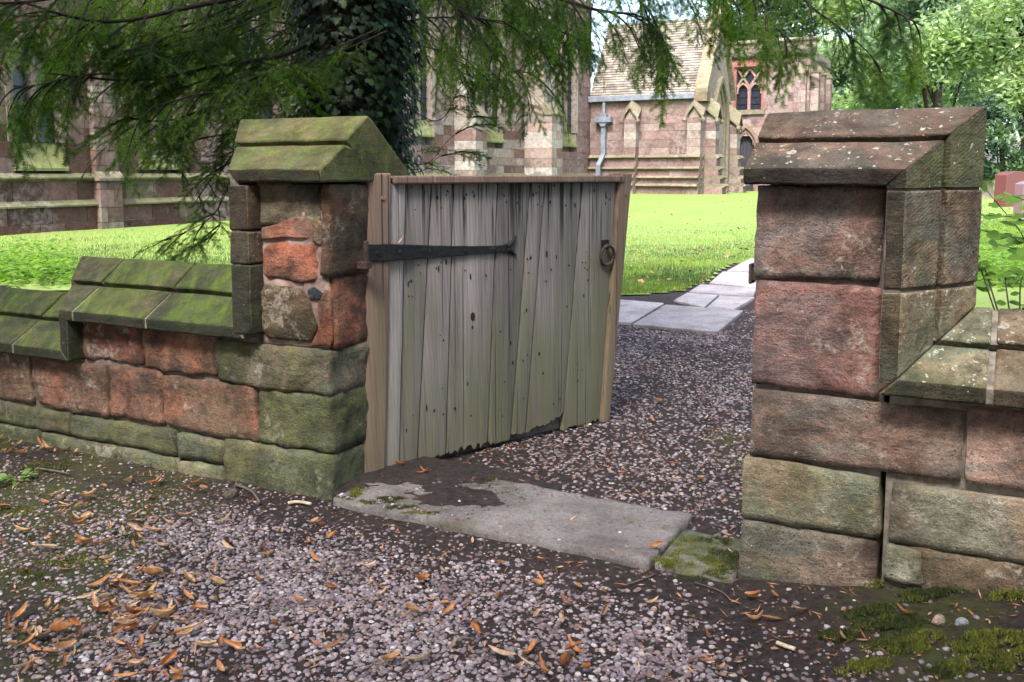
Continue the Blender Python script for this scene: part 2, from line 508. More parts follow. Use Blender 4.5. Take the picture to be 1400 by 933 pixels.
M_TREELEAF = leaf_material('tree_leaves', [(0, (0.14, 0.205, 0.14)), (0.5, (0.18, 0.26, 0.17)), (1, (0.24, 0.32, 0.20))], 0.45, 0.36, 0, pos_var=0.35, tcol=(1.5, 1.7, 1.0))
M_TREELEAF_DARK = leaf_material('dark_tree_leaves', [(0, (0.035, 0.075, 0.045)), (1, (0.07, 0.125, 0.07))], 0.3, 0.4, 0, pos_var=0.4)
M_PLANT = leaf_material('plant_leaves', [(0, (0.06, 0.13, 0.022)), (0.6, (0.10, 0.19, 0.03)), (1, (0.16, 0.25, 0.05))], 0.5, 0.62, 0, spec=0.18, tcol=(1.6, 1.7, 0.6))
M_GRASS = leaf_material('grass', [(0, (0.075, 0.135, 0.022)), (0.6, (0.105, 0.17, 0.030)), (1, (0.15, 0.20, 0.045))], 0.4, 0.6, 0, pos_var=0.8, tcol=(1.4, 1.5, 0.6))
M_MOSS = leaf_material('moss', [(0, (0.035, 0.05, 0.010)), (0.6, (0.075, 0.09, 0.016)), (1, (0.13, 0.14, 0.03))], 0.2, 0.9, 0, pos_var=5.0)
M_BARK = simple('bark', (0.018, 0.012, 0.010), (0.055, 0.036, 0.028), 12, bump=1.0, dist=0.03, stretch=(1, 1, 0.25))
M_TWIG = simple('twig_bark', (0.012, 0.009, 0.007), (0.032, 0.024, 0.019), 30, bump=0.3)


def lawn_material():
    b = NB('lawn_turf', 0.85, 0.2)
    n1 = b.noise(0.9, 6, 0.6)
    n2 = b.noise(16, 8, 0.7)
    c = b.mix(b.mr(n2, 0.3, 0.7), (0.10, 0.165, 0.032), (0.165, 0.235, 0.052))
    c = b.mix(b.mr(n1, 0.4, 0.65, 0, 0.6), c, (0.165, 0.205, 0.055))
    c = b.mix(b.mr(b.noise(2.6, 5, 0.7, vec=b.map((1, 1, 1), (4, 4, 4))), 0.55, 0.7, 0, 0.5), c, (0.085, 0.14, 0.04))
    c = b.mix(b.mr(b.noise(1.4, 5, 0.7, vec=b.map((1, 1, 1), (14, 2, 4))), 0.58, 0.70, 0, 0.6), c, (0.20, 0.21, 0.08))
    b.color(c)
    b.bump(b.noise(60, 6, 0.7), 0.6, 0.02)
    return b.m


def slab_material(name, c1, c2, green=0.0):
    b = NB(name, 0.85, 0.3)
    n1 = b.noise(5, 8, 0.65)
    n2 = b.noise(60, 8, 0.7)
    c = b.mix(b.mr(n1, 0.3, 0.7), c1, c2)
    c = b.mix(b.mr(n2, 0.46, 0.70, 0, 0.55), c, (0.05, 0.042, 0.04))
    c = b.mix(b.mr(b.noise(2.2, 6, 0.7, vec=b.map((1, 1, 1), (3, 3, 3))), 0.5, 0.62, 0, 0.5), c, b.mix(1.0, c, (0.5, 0.47, 0.42), 'MULTIPLY'))
    c = b.mix(1.0, c, b.ramp(b.noise(170, 3, 0.7), [(0.3, (0.72, 0.72, 0.72)), (0.7, (1.25, 1.25, 1.25))]), 'MULTIPLY')
    if green:
        s_ = b.sep(b.pos)[0]
        gm = b.mr(b.math('ADD', b.noise(6, 6, 0.7), b.math('MULTIPLY', b.oi.outputs['Alpha'], green)), 0.62, 0.85)
        c = b.mix(b.math('MULTIPLY', gm, 0.85), c, b.mix(b.mr(b.noise(28, 5, 0.7), 0.35, 0.65), (0.025, 0.03, 0.012), (0.07, 0.08, 0.024)))
    tone = b.math('ADD', 0.8, b.math('MULTIPLY', b.oi.outputs['Random'], 0.35))
    c = b.mix(1.0, c, b.n('ShaderNodeCombineXYZ', {0: tone, 1: tone, 2: tone}).outputs[0], 'MULTIPLY')
    b.color(c)
    b.bump(b.math('ADD', n1, b.math('MULTIPLY', n2, 0.5)), 0.8, 0.014)
    return b.m


M_LAWN = lawn_material()
M_SLAB = slab_material('paving_slab', (0.20, 0.18, 0.185), (0.31, 0.285, 0.29))
M_STEP = slab_material('step_stone', (0.12, 0.103, 0.10), (0.215, 0.190, 0.190), green=0.5)


def church_material(name, dirt=0.6, green=0.0):
    b = NB(name, 0.9, 0.2)
    base = b.oi.outputs['Color']
    r = b.rnd()
    c = b.mix(1.0, base, b.ramp(r, [(0, (0.70, 0.68, 0.67)), (0.4, (0.82, 0.81, 0.80)), (0.75, (0.89, 0.88, 0.88)), (1, (0.98, 0.97, 0.96))]), 'MULTIPLY')
    n1 = b.noise(1.6, 7, 0.65)
    n2 = b.noise(9, 8, 0.7)
    c = b.mix(b.mr(n2, 0.3, 0.7), b.mix(1.0, c, (0.7, 0.68, 0.66), 'MULTIPLY'), b.mix(1.0, c, (1.2, 1.18, 1.15), 'MULTIPLY'))
    pm = b.math('MULTIPLY', b.mr(b.noise(0.9, 6, 0.7, vec=b.map((1, 1, 0.6), (4, 4, 1))), 0.5, 0.62), b.mr(n2, 0.4, 0.62))
    c = b.mix(b.math('MULTIPLY', pm, 0.32), c, (0.31, 0.29, 0.27))
    c = b.mix(b.math('MULTIPLY', b.mr(n1, 0.56, 0.7), dirt), c, (0.045, 0.035, 0.032))
    if green:
        gm = b.mr(b.noise(2.2, 6, 0.65, vec=b.map((1, 1, 0.5), (9, 1, 1))), 0.60 - green * 0.3, 0.80 - green * 0.3)
        c = b.mix(b.math('MULTIPLY', gm, 0.6), c, (0.105, 0.118, 0.058))
    b.color(c)
    b.bump(n2, 0.5, 0.02)
    return b.m


M_CH = church_material('church_stone')
M_CHTRIM = church_material('church_dressings', 0.45, 0.42)
M_CHMORTAR = simple('church_mortar', (0.13, 0.105, 0.095), (0.26, 0.22, 0.20), 6)
M_GLASS = simple('leaded_glass', (0.004, 0.005, 0.008), (0.018, 0.023, 0.034), 14, rough=0.3, bump=0.35, dist=0.01, spec=0.6)
M_LEAD = simple('lead_work', (0.09, 0.105, 0.13), (0.17, 0.19, 0.225), 5, rough=0.55, spec=0.4)
M_TILE = simple('roof_tile', (0.125, 0.108, 0.09), (0.205, 0.18, 0.15), 2.5, rnd=0.35, bump=0.5, dist=0.02)
M_DOOR = simple('dark_door', (0.018, 0.019, 0.024), (0.04, 0.042, 0.05), 6, stretch=(4, 4, 0.4))
M_GRANITE = simple('red_granite', (0.09, 0.028, 0.03), (0.13, 0.048, 0.05), 140, rough=0.3, bump=0, spec=0.5)
M_GRANITE2 = simple('purple_granite', (0.12, 0.07, 0.085), (0.18, 0.11, 0.13), 140, rough=0.35, bump=0, spec=0.5)
M_GRAVE = simple('pale_gravestone', (0.25, 0.21, 0.16), (0.38, 0.33, 0.26), 8)
M_TWINE = simple('dead_twig', (0.05, 0.038, 0.03), (0.11, 0.09, 0.07), 50)
M_PALEPOD = simple('pale_pod', (0.30, 0.24, 0.16), (0.46, 0.38, 0.28), 60)

# ================================================================== ground
rng = random.Random(7)


def axis_coords(lo, hi, step, far):
    a = list(np.arange(lo, hi + 1e-6, step))
    d = step
    x = hi
    up = []
    while x < far:
        d *= 1.22
        x += d
        up.append(x)
    d = step
    x = lo
    dn = []
    while x > -far:
        d *= 1.22
        x -= d
        dn.append(x)
    return dn[::-1] + a + up


gx = axis_coords(-2.6, 2.4, 0.045, 500)
gy = axis_coords(1.5, 7.2, 0.045, 500)
GV = [(x, y, ground_z(x, y)) for y in gy for x in gx]
nx, ny = len(gx), len(gy)
idx = np.arange(nx * ny).reshape(ny, nx)
GF = np.stack([idx[:-1, :-1], idx[:-1, 1:], idx[1:, 1:], idx[1:, :-1]], -1).reshape(-1, 4)
ground = link('ground', to_mesh('ground', np.array(GV), GF, [M_SOIL], smooth=True))
tag(ground, 'dark bare soil of the path running through the gateway', kind='structure')


# paving slabs of the churchyard path, measured on the ground
SLABS = [[(846, 412.5), (908, 417.5), (864, 445), (830, 443)], [(910, 420), (1016, 428), (981, 457), (865, 447)],
         [(921, 413.5), (939, 403.5), (981, 406.5), (963, 423)], [(984, 407.5), (1032, 410), (1004, 426), (966, 423.5)],
         [(957, 392), (1034, 397.5), (1030, 408.5), (942, 402)], [(988, 374.5), (1040, 376), (1034, 396.5), (970, 389.5)],
         [(1025, 356), (1075, 358), (1048, 375), (994, 373)], [(1060, 341), (1105, 342), (1078, 356.5), (1030, 355)],
         [(1090, 330), (1130, 331), (1108, 341), (1062, 340)]]
path = thing('paved_path', None, None, 0, 5, 0)
path['kind'] = 'structure'
slab_polys = []
for q in SLABS:
    pts = [on_ground(u, v) for u, v in q]
    sts = [ST(p.x, p.y) for p in pts]
    slab_polys.append([(p.x, p.y) for p in pts])
    zz = sum(ground_z(p.x, p.y, False) for p in pts) / 4
    V = []
    for (s, t), p in zip(sts, pts): V.append((s, t, ground_z(p.x, p.y, False) - 0.05))
    for (s, t), p in zip(sts, pts): V.append((s, t, ground_z(p.x, p.y, False) + 0.022 + rng.uniform(-0.003, 0.004)))
    part('slab', V, [(3, 2, 1, 0), (4, 5, 6, 7)] + [((i + 1) % 4, i, i + 4, (i + 1) % 4 + 4)[::-1] for i in range(4)], M_SLAB, path, bevel=0.006)


def inside(poly, x, y):
    c = False
    for i in range(len(poly)):
        x1, y1 = poly[i]
        x2, y2 = poly[i - 1]
        if (y1 > y) != (y2 > y) and x < (x2 - x1) * (y - y1) / (y2 - y1) + x1:
            c = not c
    return c


# lawn: its near edge follows the soil strip by the slabs
EDGE = [ST(*on_ground(u, v)[:2]) for u, v in [(600, 414), (760, 411), (850, 406), (905, 402), (935, 399), (962, 386), (985, 371), (1020, 355), (1056, 340), (1085, 330), (1110, 322)]]


def lawn_edge(s_, t_):
    """positive inside the lawn (left of and beyond the path edge)"""
    x, y, _ = W(s_, t_)
    return lawn_mask(x, y)


EW = [W(s_, t_) for s_, t_ in EDGE]


def lawn_mask(x, y):
    s_, t_ = ST(x, y)
    if 4.5 < t_ < 9.5 and s_ > -4 and mnoise.noise(Vector((x * 1.7, y * 1.1, 9))) + 0.5 * mnoise.noise(Vector((x * 5, y * 4, 2))) > 0.46 + 0.06 * (t_ - 5): return False
    j = 0.10 * mnoise.noise(Vector((x * 1.3, y * 1.3, 0))) + 0.05 * mnoise.noise(Vector((x * 4, y * 4, 5)))
    if x > EW[-1].x + (y - EW[-1].y) * 0.27 + 2.6 or (y < EW[-1].y and x > 2.6):
        return t_ > 2.2 + j * 3           # the other side of the path
    if x < EW[0].x:
        return t_ > 3.6 + j * 3
    for a, b_ in zip(EW[:-1], EW[1:]):
        if a.x <= x <= b_.x:
            k = (x - a.x) / (b_.x - a.x)
            return y > a.y + (b_.y - a.y) * k + j
    k = (EW[-1].y - EW[-2].y) / (EW[-1].x - EW[-2].x)
    return y > EW[-1].y + k * (x - EW[-1].x)


lx = axis_coords(-7, 6, 0.09, 400)
ly = axis_coords(5.0, 15, 0.09, 400)
LV = np.array([(x, y, ground_z(x, y, False) + 0.012 + 0.01 * mnoise.noise(Vector((x * 1.1, y * 1.1, 2)))) for y in ly for x in lx])
nx, ny = len(lx), len(ly)
idx = np.arange(nx * ny).reshape(ny, nx)
LF = []
for j in range(ny - 1):
    yc = (ly[j] + ly[j + 1]) / 2
    if yc < 5: continue
    for i in range(nx - 1):
        if lawn_mask((lx[i] + lx[i + 1]) / 2, yc):
            LF.append((idx[j, i], idx[j, i + 1], idx[j + 1, i + 1], idx[j + 1, i]))
lawn = link('lawn', to_mesh('lawn', LV, np.array(LF), [M_LAWN], smooth=True))
tag(lawn, 'bright mown lawn between the gate and the church', kind='structure')

# grass blades standing on the lawn, where one can see them
nrs = np.random.RandomState(3)


def blades(n, sampler, hmin, hmax, w):
    P = []
    while len(P) < n:
        x, y = sampler()
        if lawn_mask(x, y) and not any(inside(q, x, y) for q in slab_polys):
            P.append((x, y, ground_z(x, y, False) + 0.008))
    P = np.array(P)
    a = nrs.rand(n) * 6.283
    h = hmin + (hmax - hmin) * nrs.rand(n)
    ln = nrs.normal(0, 0.35, (n, 2)) * h[:, None]
    d = np.stack([np.cos(a), np.sin(a), np.zeros(n)], 1) * w
    tip = P + np.stack([ln[:, 0], ln[:, 1], h], 1)
    V = np.stack([P - d, P + d, tip], 1).reshape(-1, 3)
    return V


def samp_gap():
    v = rng.triangular(300, 412, 400)
    u = rng.uniform(815, 1060)
    p = on_ground_fast(u, v)
    return p


def on_ground_fast(u, v):
    Y = 8.0
    for _ in range(7):
        p = at(u, v, Y)
        gz = ground_z(p.x, p.y, False)
        q = at(u, v, 1.0)
        Y = (CAM_H - gz) / (CAM_H - q.z)
    return p.x, p.y


def samp_left():
    return on_ground_fast(rng.uniform(-20, 330), rng.triangular(312, 392, 372))


def samp_right():
    return on_ground_fast(rng.uniform(1325, 1420), rng.triangular(275, 345, 330))


BV = np.concatenate([blades(26000, samp_gap, 0.02, 0.05, 0.003), blades(16000, samp_left, 0.025, 0.06, 0.004), blades(4000, samp_right, 0.03, 0.07, 0.005)])
grass = link('grass', to_mesh('grass', BV, np.arange(len(BV)).reshape(-1, 3), [M_GRASS]))
tag(grass, 'short bright green grass of the churchyard lawn', kind='stuff')

# ================================================================== stones of the walls
def box_stone(s0, s1, t0, t1, z0, z1, r=0.014, amp=0.006, seed=0, step=0.024, jit=0.008, wob=0.0):
    ds, dt, dz = s1 - s0, t1 - t0, z1 - z0
    n = [max(2, min(48, round(d / step))) for d in (ds, dt, dz)]
    rg = random.Random(seed)
    cj = {(a, c): (rg.uniform(-jit, jit), rg.uniform(-jit, jit)) for a in (0, 1) for c in (0, 1)}
    vid = {}
    V = []

    def vert(i, j, k):
        if (i, j, k) in vid: return vid[(i, j, k)]
        a, b_, c = i / n[0], j / n[1], k / n[2]
        p = Vector((s0 + ds * a, t0 + dt * b_, z0 + dz * c))
        sd = Vector((p.x * 1.0 + seed * 3.17, p.y, p.z + seed * 1.31))
        rr = 0.32 * r * (1.0 + 2.0 * max(0.0, mnoise.noise(sd * 9)) + 0.5 * mnoise.noise(sd * 22))
        rr = max(0.003, min(rr, 0.45 * min(ds, dt, dz)))
        q = Vector((min(max(p.x, s0 + rr), s1 - rr), min(max(p.y, t0 + rr), t1 - rr), min(max(p.z, z0 + rr), z1 - rr)))
        nrm = p - q
        if nrm.length > 1e-9:
            nrm.normalize()
            p = q + nrm * rr
            p = p + nrm * (amp * (mnoise.noise(sd * 5) * 0.75 + mnoise.noise(sd * 15) * 0.7 + mnoise.noise(sd * 38) * 0.45))
        ox = sum(cj[(x, y)][0] * (a if x else 1 - a) * (c if y else 1 - c) for x in (0, 1) for y in (0, 1))
        oz = sum(cj[(x, y)][1] * (a if x else 1 - a) * (c if y else 1 - c) for x in (0, 1) for y in (0, 1))
        p += Vector((ox, 0, oz))
        vid[(i, j, k)] = len(V)
        V.append(tuple(p))
        return vid[(i, j, k)]
    F = []
    for i in range(n[0]):
        for k in range(n[2]):
            F.append((vert(i, 0, k), vert(i + 1, 0, k), vert(i + 1, 0, k + 1), vert(i, 0, k + 1)))
            F.append((vert(i, n[1], k), vert(i, n[1], k + 1), vert(i + 1, n[1], k + 1), vert(i + 1, n[1], k)))
    for j in range(n[1]):
        for k in range(n[2]):
            F.append((vert(0, j, k), vert(0, j, k + 1), vert(0, j + 1, k + 1), vert(0, j + 1, k)))
            F.append((vert(n[0], j, k), vert(n[0], j + 1, k), vert(n[0], j + 1, k + 1), vert(n[0], j, k + 1)))
    for i in range(n[0]):
        for j in range(n[1]):
            F.append((vert(i, j, 0), vert(i, j + 1, 0), vert(i + 1, j + 1, 0), vert(i + 1, j, 0)))
            F.append((vert(i, j, n[2]), vert(i + 1, j, n[2]), vert(i + 1, j + 1, n[2]), vert(i, j + 1, n[2])))
    return V, F


def face_stone(outline, t_front, t_back, seed, bulge=0.012, amp=0.006):
    """stone with an irregular outline (s, z) on the face of a pier"""
    cs = sum(p[0] for p in outline) / len(outline)
    cz = sum(p[1] for p in outline) / len(outline)
    outline = [(cs + (a - cs) * 0.97, cz + (c - cz) * 0.96) for a, c in outline]
    pts = []
    m = len(outline)
    for i in range(m):                                  # smooth and refine the outline
        a, b_ = outline[i], outline[(i + 1) % m]
        for k in (0.12, 0.3, 0.5, 0.7, 0.88):
            pts.append((a[0] + (b_[0] - a[0]) * k, a[1] + (b_[1] - a[1]) * k))
    V = [(cs, t_front - bulge, cz)]
    F = []
    N = len(pts)
    rings = [(0.18, 1.0), (0.36, 1.0), (0.54, 0.97), (0.70, 0.92), (0.83, 0.8), (0.92, 0.6), (0.98, 0.25), (1.0, -0.3)]
    for q, (f_, h) in enumerate(rings):
        for (a, c) in pts:
            s_, z_ = cs + (a - cs) * f_, cz + (c - cz) * f_
            sd = Vector((s_ * 1.0 + seed * 2.3, z_, seed * 1.7))
            e = amp * (mnoise.noise(sd * 7) * 1.2 + mnoise.noise(sd * 22) * 0.8 + 0.4 * mnoise.noise(sd * 55))
            V.append((s_ + 0.006 * mnoise.noise(sd * 12) * f_, t_front - bulge * h - e * (1.0 if q < 6 else 0.4), z_ + 0.006 * mnoise.noise(sd * 14 + Vector((9, 0, 0))) * f_))
    base = len(V)
    for (a, c) in pts: V.append((a, t_back, c))
    for i in range(N):
        F.append((0, 1 + i, 1 + (i + 1) % N))
        for q in range(len(rings) - 1):
            F.append((1 + q * N + i, 1 + (q + 1) * N + i, 1 + (q + 1) * N + (i + 1) % N, 1 + q * N + (i + 1) % N))
        q = len(rings) - 1
        F.append((1 + q * N + i, base + i, base + (i + 1) % N, 1 + q * N + (i + 1) % N))
    return V, F


# coping cross-section: h away from the wall top, t across the wall
CP = [(0.0, -0.065), (0.046, -0.065), (0.134, 0.073), (0.128, 0.112), (0.154, 0.086), (0.238, 0.204), (0.246, 0.220), (0.238, 0.236), (0.044, 0.485), (0.0, 0.485)]


def loft(secA, secB, m=6, amp=0.003, seed=0):
    """stone between two equal sections of (s, t, z) points"""
    k = len(secA)
    V = []
    for i in range(m + 1):
        f_ = i / m
        for j, (a, b_) in enumerate(zip(secA, secB)):
            p = Vector(a).lerp(Vector(b_), f_)
            sd = p * 6 + Vector((seed * 5.1, 0, seed))
            e = amp * (mnoise.noise(sd) + 0.6 * mnoise.noise(sd * 3))
            V.append((p.x + (e if 0 < i < m else e * 0.3), p.y + e, p.z + e * 0.8))
    F = [tuple(range(k)), tuple(range((m + 1) * k - 1, m * k - 1, -1))]
    for i in range(m):
        for j in range(k):
            F.append((i * k + j, (i + 1) * k + j, (i + 1) * k + (j + 1) % k, i * k + (j + 1) % k))
    return V, F


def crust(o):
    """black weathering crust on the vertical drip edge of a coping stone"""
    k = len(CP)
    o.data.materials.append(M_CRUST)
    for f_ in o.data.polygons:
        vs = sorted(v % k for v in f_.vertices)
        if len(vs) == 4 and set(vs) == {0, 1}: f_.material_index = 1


def fix_normals(me):
    bm = bmesh.new()
    bm.from_mesh(me)
    bmesh.ops.recalc_face_normals(bm, faces=bm.faces)
    bm.to_mesh(me)
    bm.free()


def hsec(s, z0, prof=CP): return [(s, t, z0 + h) for h, t in prof]
def vsec(s0, z, d, prof=CP, inner=0.0): return [(s0 + d * (h if i not in (0, len(prof) - 1) else -inner), t, z) for i, (h, t) in enumerate(prof)]
def msec(s0, z0, d, prof=CP, sign=1): return [(s0 + d * h, t, z0 + sign * h) for h, t in prof]


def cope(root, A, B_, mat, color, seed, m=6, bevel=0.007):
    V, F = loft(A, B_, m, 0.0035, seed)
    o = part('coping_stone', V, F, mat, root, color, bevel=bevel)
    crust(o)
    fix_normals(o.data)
    for pgn in o.data.polygons: pgn.use_smooth = True
    try:
        o.data.set_sharp_from_angle(angle=R(30))
    except Exception:
        pass
    return o


SHR = [(0.004, -0.060), (0.042, -0.060), (0.128, 0.077), (0.120, 0.122), (0.146, 0.098), (0.230, 0.207), (0.236, 0.220), (0.230, 0.233), (0.040, 0.476), (0.004, 0.476)]      # mortar seen in the joints of the coping

RED = (0.20, 0.085, 0.062)
PINK = (0.27, 0.125, 0.09)
BROWN = (0.135, 0.088, 0.062)
DARK = (0.075, 0.056, 0.042)
GREY = (0.15, 0.12, 0.095)
TAN = (0.23, 0.165, 0.115)
PALE = (0.22, 0.19, 0.145)

# ---- left wall
lw = thing('boundary_wall', 'low stepped sandstone wall with green mossy coping left of the gate', 'wall', -1.2, 0.2, -0.05)
G_ = 0.0035
sd = 10


def st_row(root, mat, rows, name='stone'):
    global sd
    for (s0, s1, z0, z1, col, moss, tf, rr, am) in rows:
        sd += 1
        V, F = box_stone(s0 + G_, s1 - G_, tf, 0.43, z0 + G_, z1 - G_, rr, am, sd)
        o = part(name, V, F, mat, root, (*col, moss), smooth=True)


st_row(lw, M_STONE, [
    (-3.3, -2.35, -0.10, 0.058, GREY, 0.80, -0.03, 0.015, 0.008), (-2.35, -1.62, -0.10, 0.058, GREY, 0.85, -0.028, 0.015, 0.008),
    (-1.62, -1.133, -0.10, 0.054, GREY, 0.88, -0.028, 0.015, 0.008),
    (-1.133, -0.778, -0.10, 0.052, PALE, 0.82, -0.030, 0.014, 0.008), (-0.778, -0.535, -0.10, 0.048, PALE, 0.80, -0.026, 0.014, 0.008),
    (-3.3, -2.1, 0.058, 0.168, GREY, 0.85, -0.016, 0.016, 0.010), (-2.1, -1.43, 0.056, 0.166, GREY, 0.86, -0.016, 0.016, 0.010),
    (-1.43, -0.79, 0.054, 0.164, GREY, 0.84, -0.014, 0.016, 0.010), (-0.79, -0.535, 0.050, 0.158, PALE, 0.72, -0.014, 0.014, 0.008),
    (-3.3, -2.62, 0.168, 0.40, BROWN, 0.5, 0.004, 0.018, 0.012), (-2.62, -2.15, 0.168, 0.40, RED, 0.25, 0.0, 0.018, 0.012),
    (-2.15, -1.69, 0.168, 0.40, BROWN, 0.42, 0.0, 0.02, 0.013), (-1.69, -1.2, 0.166, 0.402, (0.19, 0.095, 0.066), 0.36, -0.004, 0.028, 0.016),
    (-1.2, -0.867, 0.164, 0.392, (0.145, 0.078, 0.055), 0.38, 0.006, 0.020, 0.016), (-0.867, -0.367, 0.160, 0.388, (0.20, 0.105, 0.072), 0.40, -0.002, 0.018, 0.012),
    (-1.352, -0.978, 0.402, 0.585, RED, 0.12, 0.008, 0.020, 0.017), (-0.978, -0.559, 0.392, 0.582, (0.18, 0.088, 0.06), 0.36, 0.004, 0.018, 0.014)])
part('mortar', boxv(-3.3, -0.30, 0.022, 0.41, -0.1, 0.40), BOXF, M_MORTAR, lw)
part('mortar', boxv(-1.345, -0.31, 0.021, 0.409, 0.395, 0.60), BOXF, M_MORTAR, lw)

ZL, ZM, ZP = 0.405, 0.580, 1.168                        # undersides of the three coping levels
SA, SB = -1.352, -0.365                                 # where the coping turns upwards
GRN = (0.085, 0.075, 0.045)
cope(lw, hsec(-3.3, ZL), hsec(-2.46, ZL), M_COPE_L, (*GRN, 0.85), 1)
cope(lw, hsec(-2.452, ZL), hsec(-1.725, ZL), M_COPE_L, (*GRN, 0.85), 2)
cope(lw, hsec(-1.712, ZL), msec(SA, ZL, -1), M_COPE_L, (*GRN, 0.85), 3)
cope(lw, msec(SA, ZL, -1), msec(SA, ZM, -1), M_COPE_L, (0.085, 0.075, 0.055, 0.62), 4, 4)
cope(lw, msec(SA, ZM, -1), hsec(-1.318, ZM), M_COPE_L, (0.13, 0.10, 0.06, 0.66), 5, 3)
cope(lw, hsec(-1.306, ZM), hsec(-0.885, ZM), M_COPE_L, (*GRN, 0.8), 6)
cope(lw, hsec(-0.876, ZM), msec(SB, ZM, -1), M_COPE_L, (*GRN, 0.85), 7)
V, F = loft(hsec(-3.3, ZL, SHR), msec(SA, ZL, -1, SHR), 1, 0)
mo = part('mortar', V, F, M_MORTAR, lw); fix_normals(mo.data)
V, F = loft(hsec(SA - 0.02, ZM, SHR), hsec(SB, ZM, SHR), 1, 0)
mo = part('mortar', V, F, M_MORTAR_PALE, lw); fix_normals(mo.data)

# ---- left gate pier
lp = thing('gate_pier', 'patched red sandstone gate pier with green gabled cap, hinge side', 'gate pier', -0.17, 0.2, -0.05)
st_row(lp, M_STONE, [(-0.535, 0.0, -0.10, 0.174, PALE, 0.74, -0.016, 0.022, 0.012), (-0.367, 0.0, 0.174, 0.388, (0.11, 0.10, 0.07), 0.72, -0.004, 0.022, 0.014),
                     (-0.559, 0.002, 0.388, 0.556, (0.125, 0.11, 0.08), 0.55, -0.006, 0.014, 0.012)])
part('mortar', boxv(-0.335, -0.03, 0.03, 0.40, -0.1, 1.16), BOXF, M_MORTAR, lp)
V, F = box_stone(-0.337, -0.012, 0.013, 0.39, 0.56, 1.10, 0.01, 0.012, 140, 0.02)
part('mortar', V, F, M_MORTAR_PINK, lp, smooth=True)


def fst(outl, col, moss, seed, tf=0.004, bulge=0.012, amp=0.007, mat=None, name='stone'):
    V, F = face_stone(outl, tf, 0.06, seed, bulge, amp)
    return part(name, V, F, mat or M_STONE, lp, (*col, moss), smooth=True)


fst([(-0.335, 0.575), (-0.10, 0.575), (-0.075, 0.63), (-0.085, 0.72), (-0.13, 0.775), (-0.20, 0.79), (-0.335, 0.785)], (0.095, 0.068, 0.042), 0.45, 61, 0.010, 0.024, 0.010)
fst([(-0.10, 0.565), (0.0, 0.565), (0.0, 0.77), (-0.03, 0.79), (-0.066, 0.72), (-0.058, 0.63)], (0.20, 0.088, 0.058), 0.2, 62, 0.012, 0.010)
fst([(-0.328, 0.808), (-0.14, 0.792), (-0.058, 0.808), (-0.042, 0.88), (-0.06, 0.945), (-0.20, 0.955), (-0.324, 0.932)], (0.25, 0.098, 0.068), 0.0, 63, 0.014, 0.014, 0.009)
fst([(-0.333, 0.945), (-0.20, 0.965), (-0.075, 0.958), (-0.06, 1.0), (-0.10, 1.055), (-0.24, 1.025), (-0.333, 0.99)], (0.24, 0.115, 0.085), 0.0, 64, 0.012, 0.010, 0.006)
fst([(-0.085, 0.955), (-0.04, 0.935), (-0.022, 0.97), (-0.045, 1.035), (-0.10, 1.045), (-0.066, 1.0)], (0.24, 0.16, 0.09), 0.0, 65, 0.010, 0.010, 0.006)
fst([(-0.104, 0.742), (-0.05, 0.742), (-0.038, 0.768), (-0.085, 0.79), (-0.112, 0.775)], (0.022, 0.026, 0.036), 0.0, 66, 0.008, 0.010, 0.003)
V, F = box_stone(-0.335, -0.044, 0.006, 0.40, 1.0, 1.163, 0.010, 0.005, 71)
part('stone', V, F, M_STONE, lp, (0.17, 0.145, 0.11, 0.4), smooth=True)
V, F = box_stone(-0.038, 0.002, -0.003, 0.43, 0.83, 1.155, 0.014, 0.008, 72)
part('stone', V, F, M_STONE, lp, (0.105, 0.066, 0.046, 0.25), smooth=True)
V, F = box_stone(-0.05, 0.0, 0.02, 0.43, 0.565, 0.826, 0.014, 0.010, 73)
part('stone', V, F, M_STONE, lp, (0.19, 0.085, 0.056, 0.3), smooth=True)
# cap and upright coping of the pier
cope(lp, vsec(SB, ZM + 0.02, -1, inner=0.04), vsec(SB, 0.86, -1, inner=0.04), M_COPE_L, (0.085, 0.082, 0.062, 0.45), 21, 4)
cope(lp, vsec(SB, 0.866, -1, inner=0.04), vsec(SB, 0.985, -1, inner=0.04), M_COPE_R, (0.22, 0.15, 0.10, 0.25), 22, 3)
cope(lp, vsec(SB, 0.991, -1, inner=0.04), vsec(SB, ZP - 0.012, -1, inner=0.04), M_COPE_R, (0.13, 0.098, 0.07, 0.4), 23, 4)
V, F = loft(msec(SB - 0.004, ZP, -1), hsec(0.018, ZP), 8, 0.005, 24)
cap = part('cap_stone', V, F, M_CAP_L, lp, (0.15, 0.115, 0.075, 0.72), bevel=0.008)
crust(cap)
fix_normals(cap.data)
for pgn in cap.data.polygons: pgn.use_smooth = True
cap.data.set_sharp_from_angle(angle=R(30))
V, F = loft(vsec(SB, ZM + 0.03, -1, SHR), vsec(SB, ZP + 0.03, -1, SHR), 1, 0)
mo = part('mortar', V, F, M_MORTAR, lp); fix_normals(mo.data)
# pintle let into the pier
mb = MB().box(-0.02, 0.05, 0.150, 0.185, 0.845, 0.872).tube([(0.035, 0.17, 0.83), (0.035, 0.17, 0.95)], 0.011, 8)
part('hinge_pintle', mb.V, mb.F, M_RUST, lp, bevel=0.003)

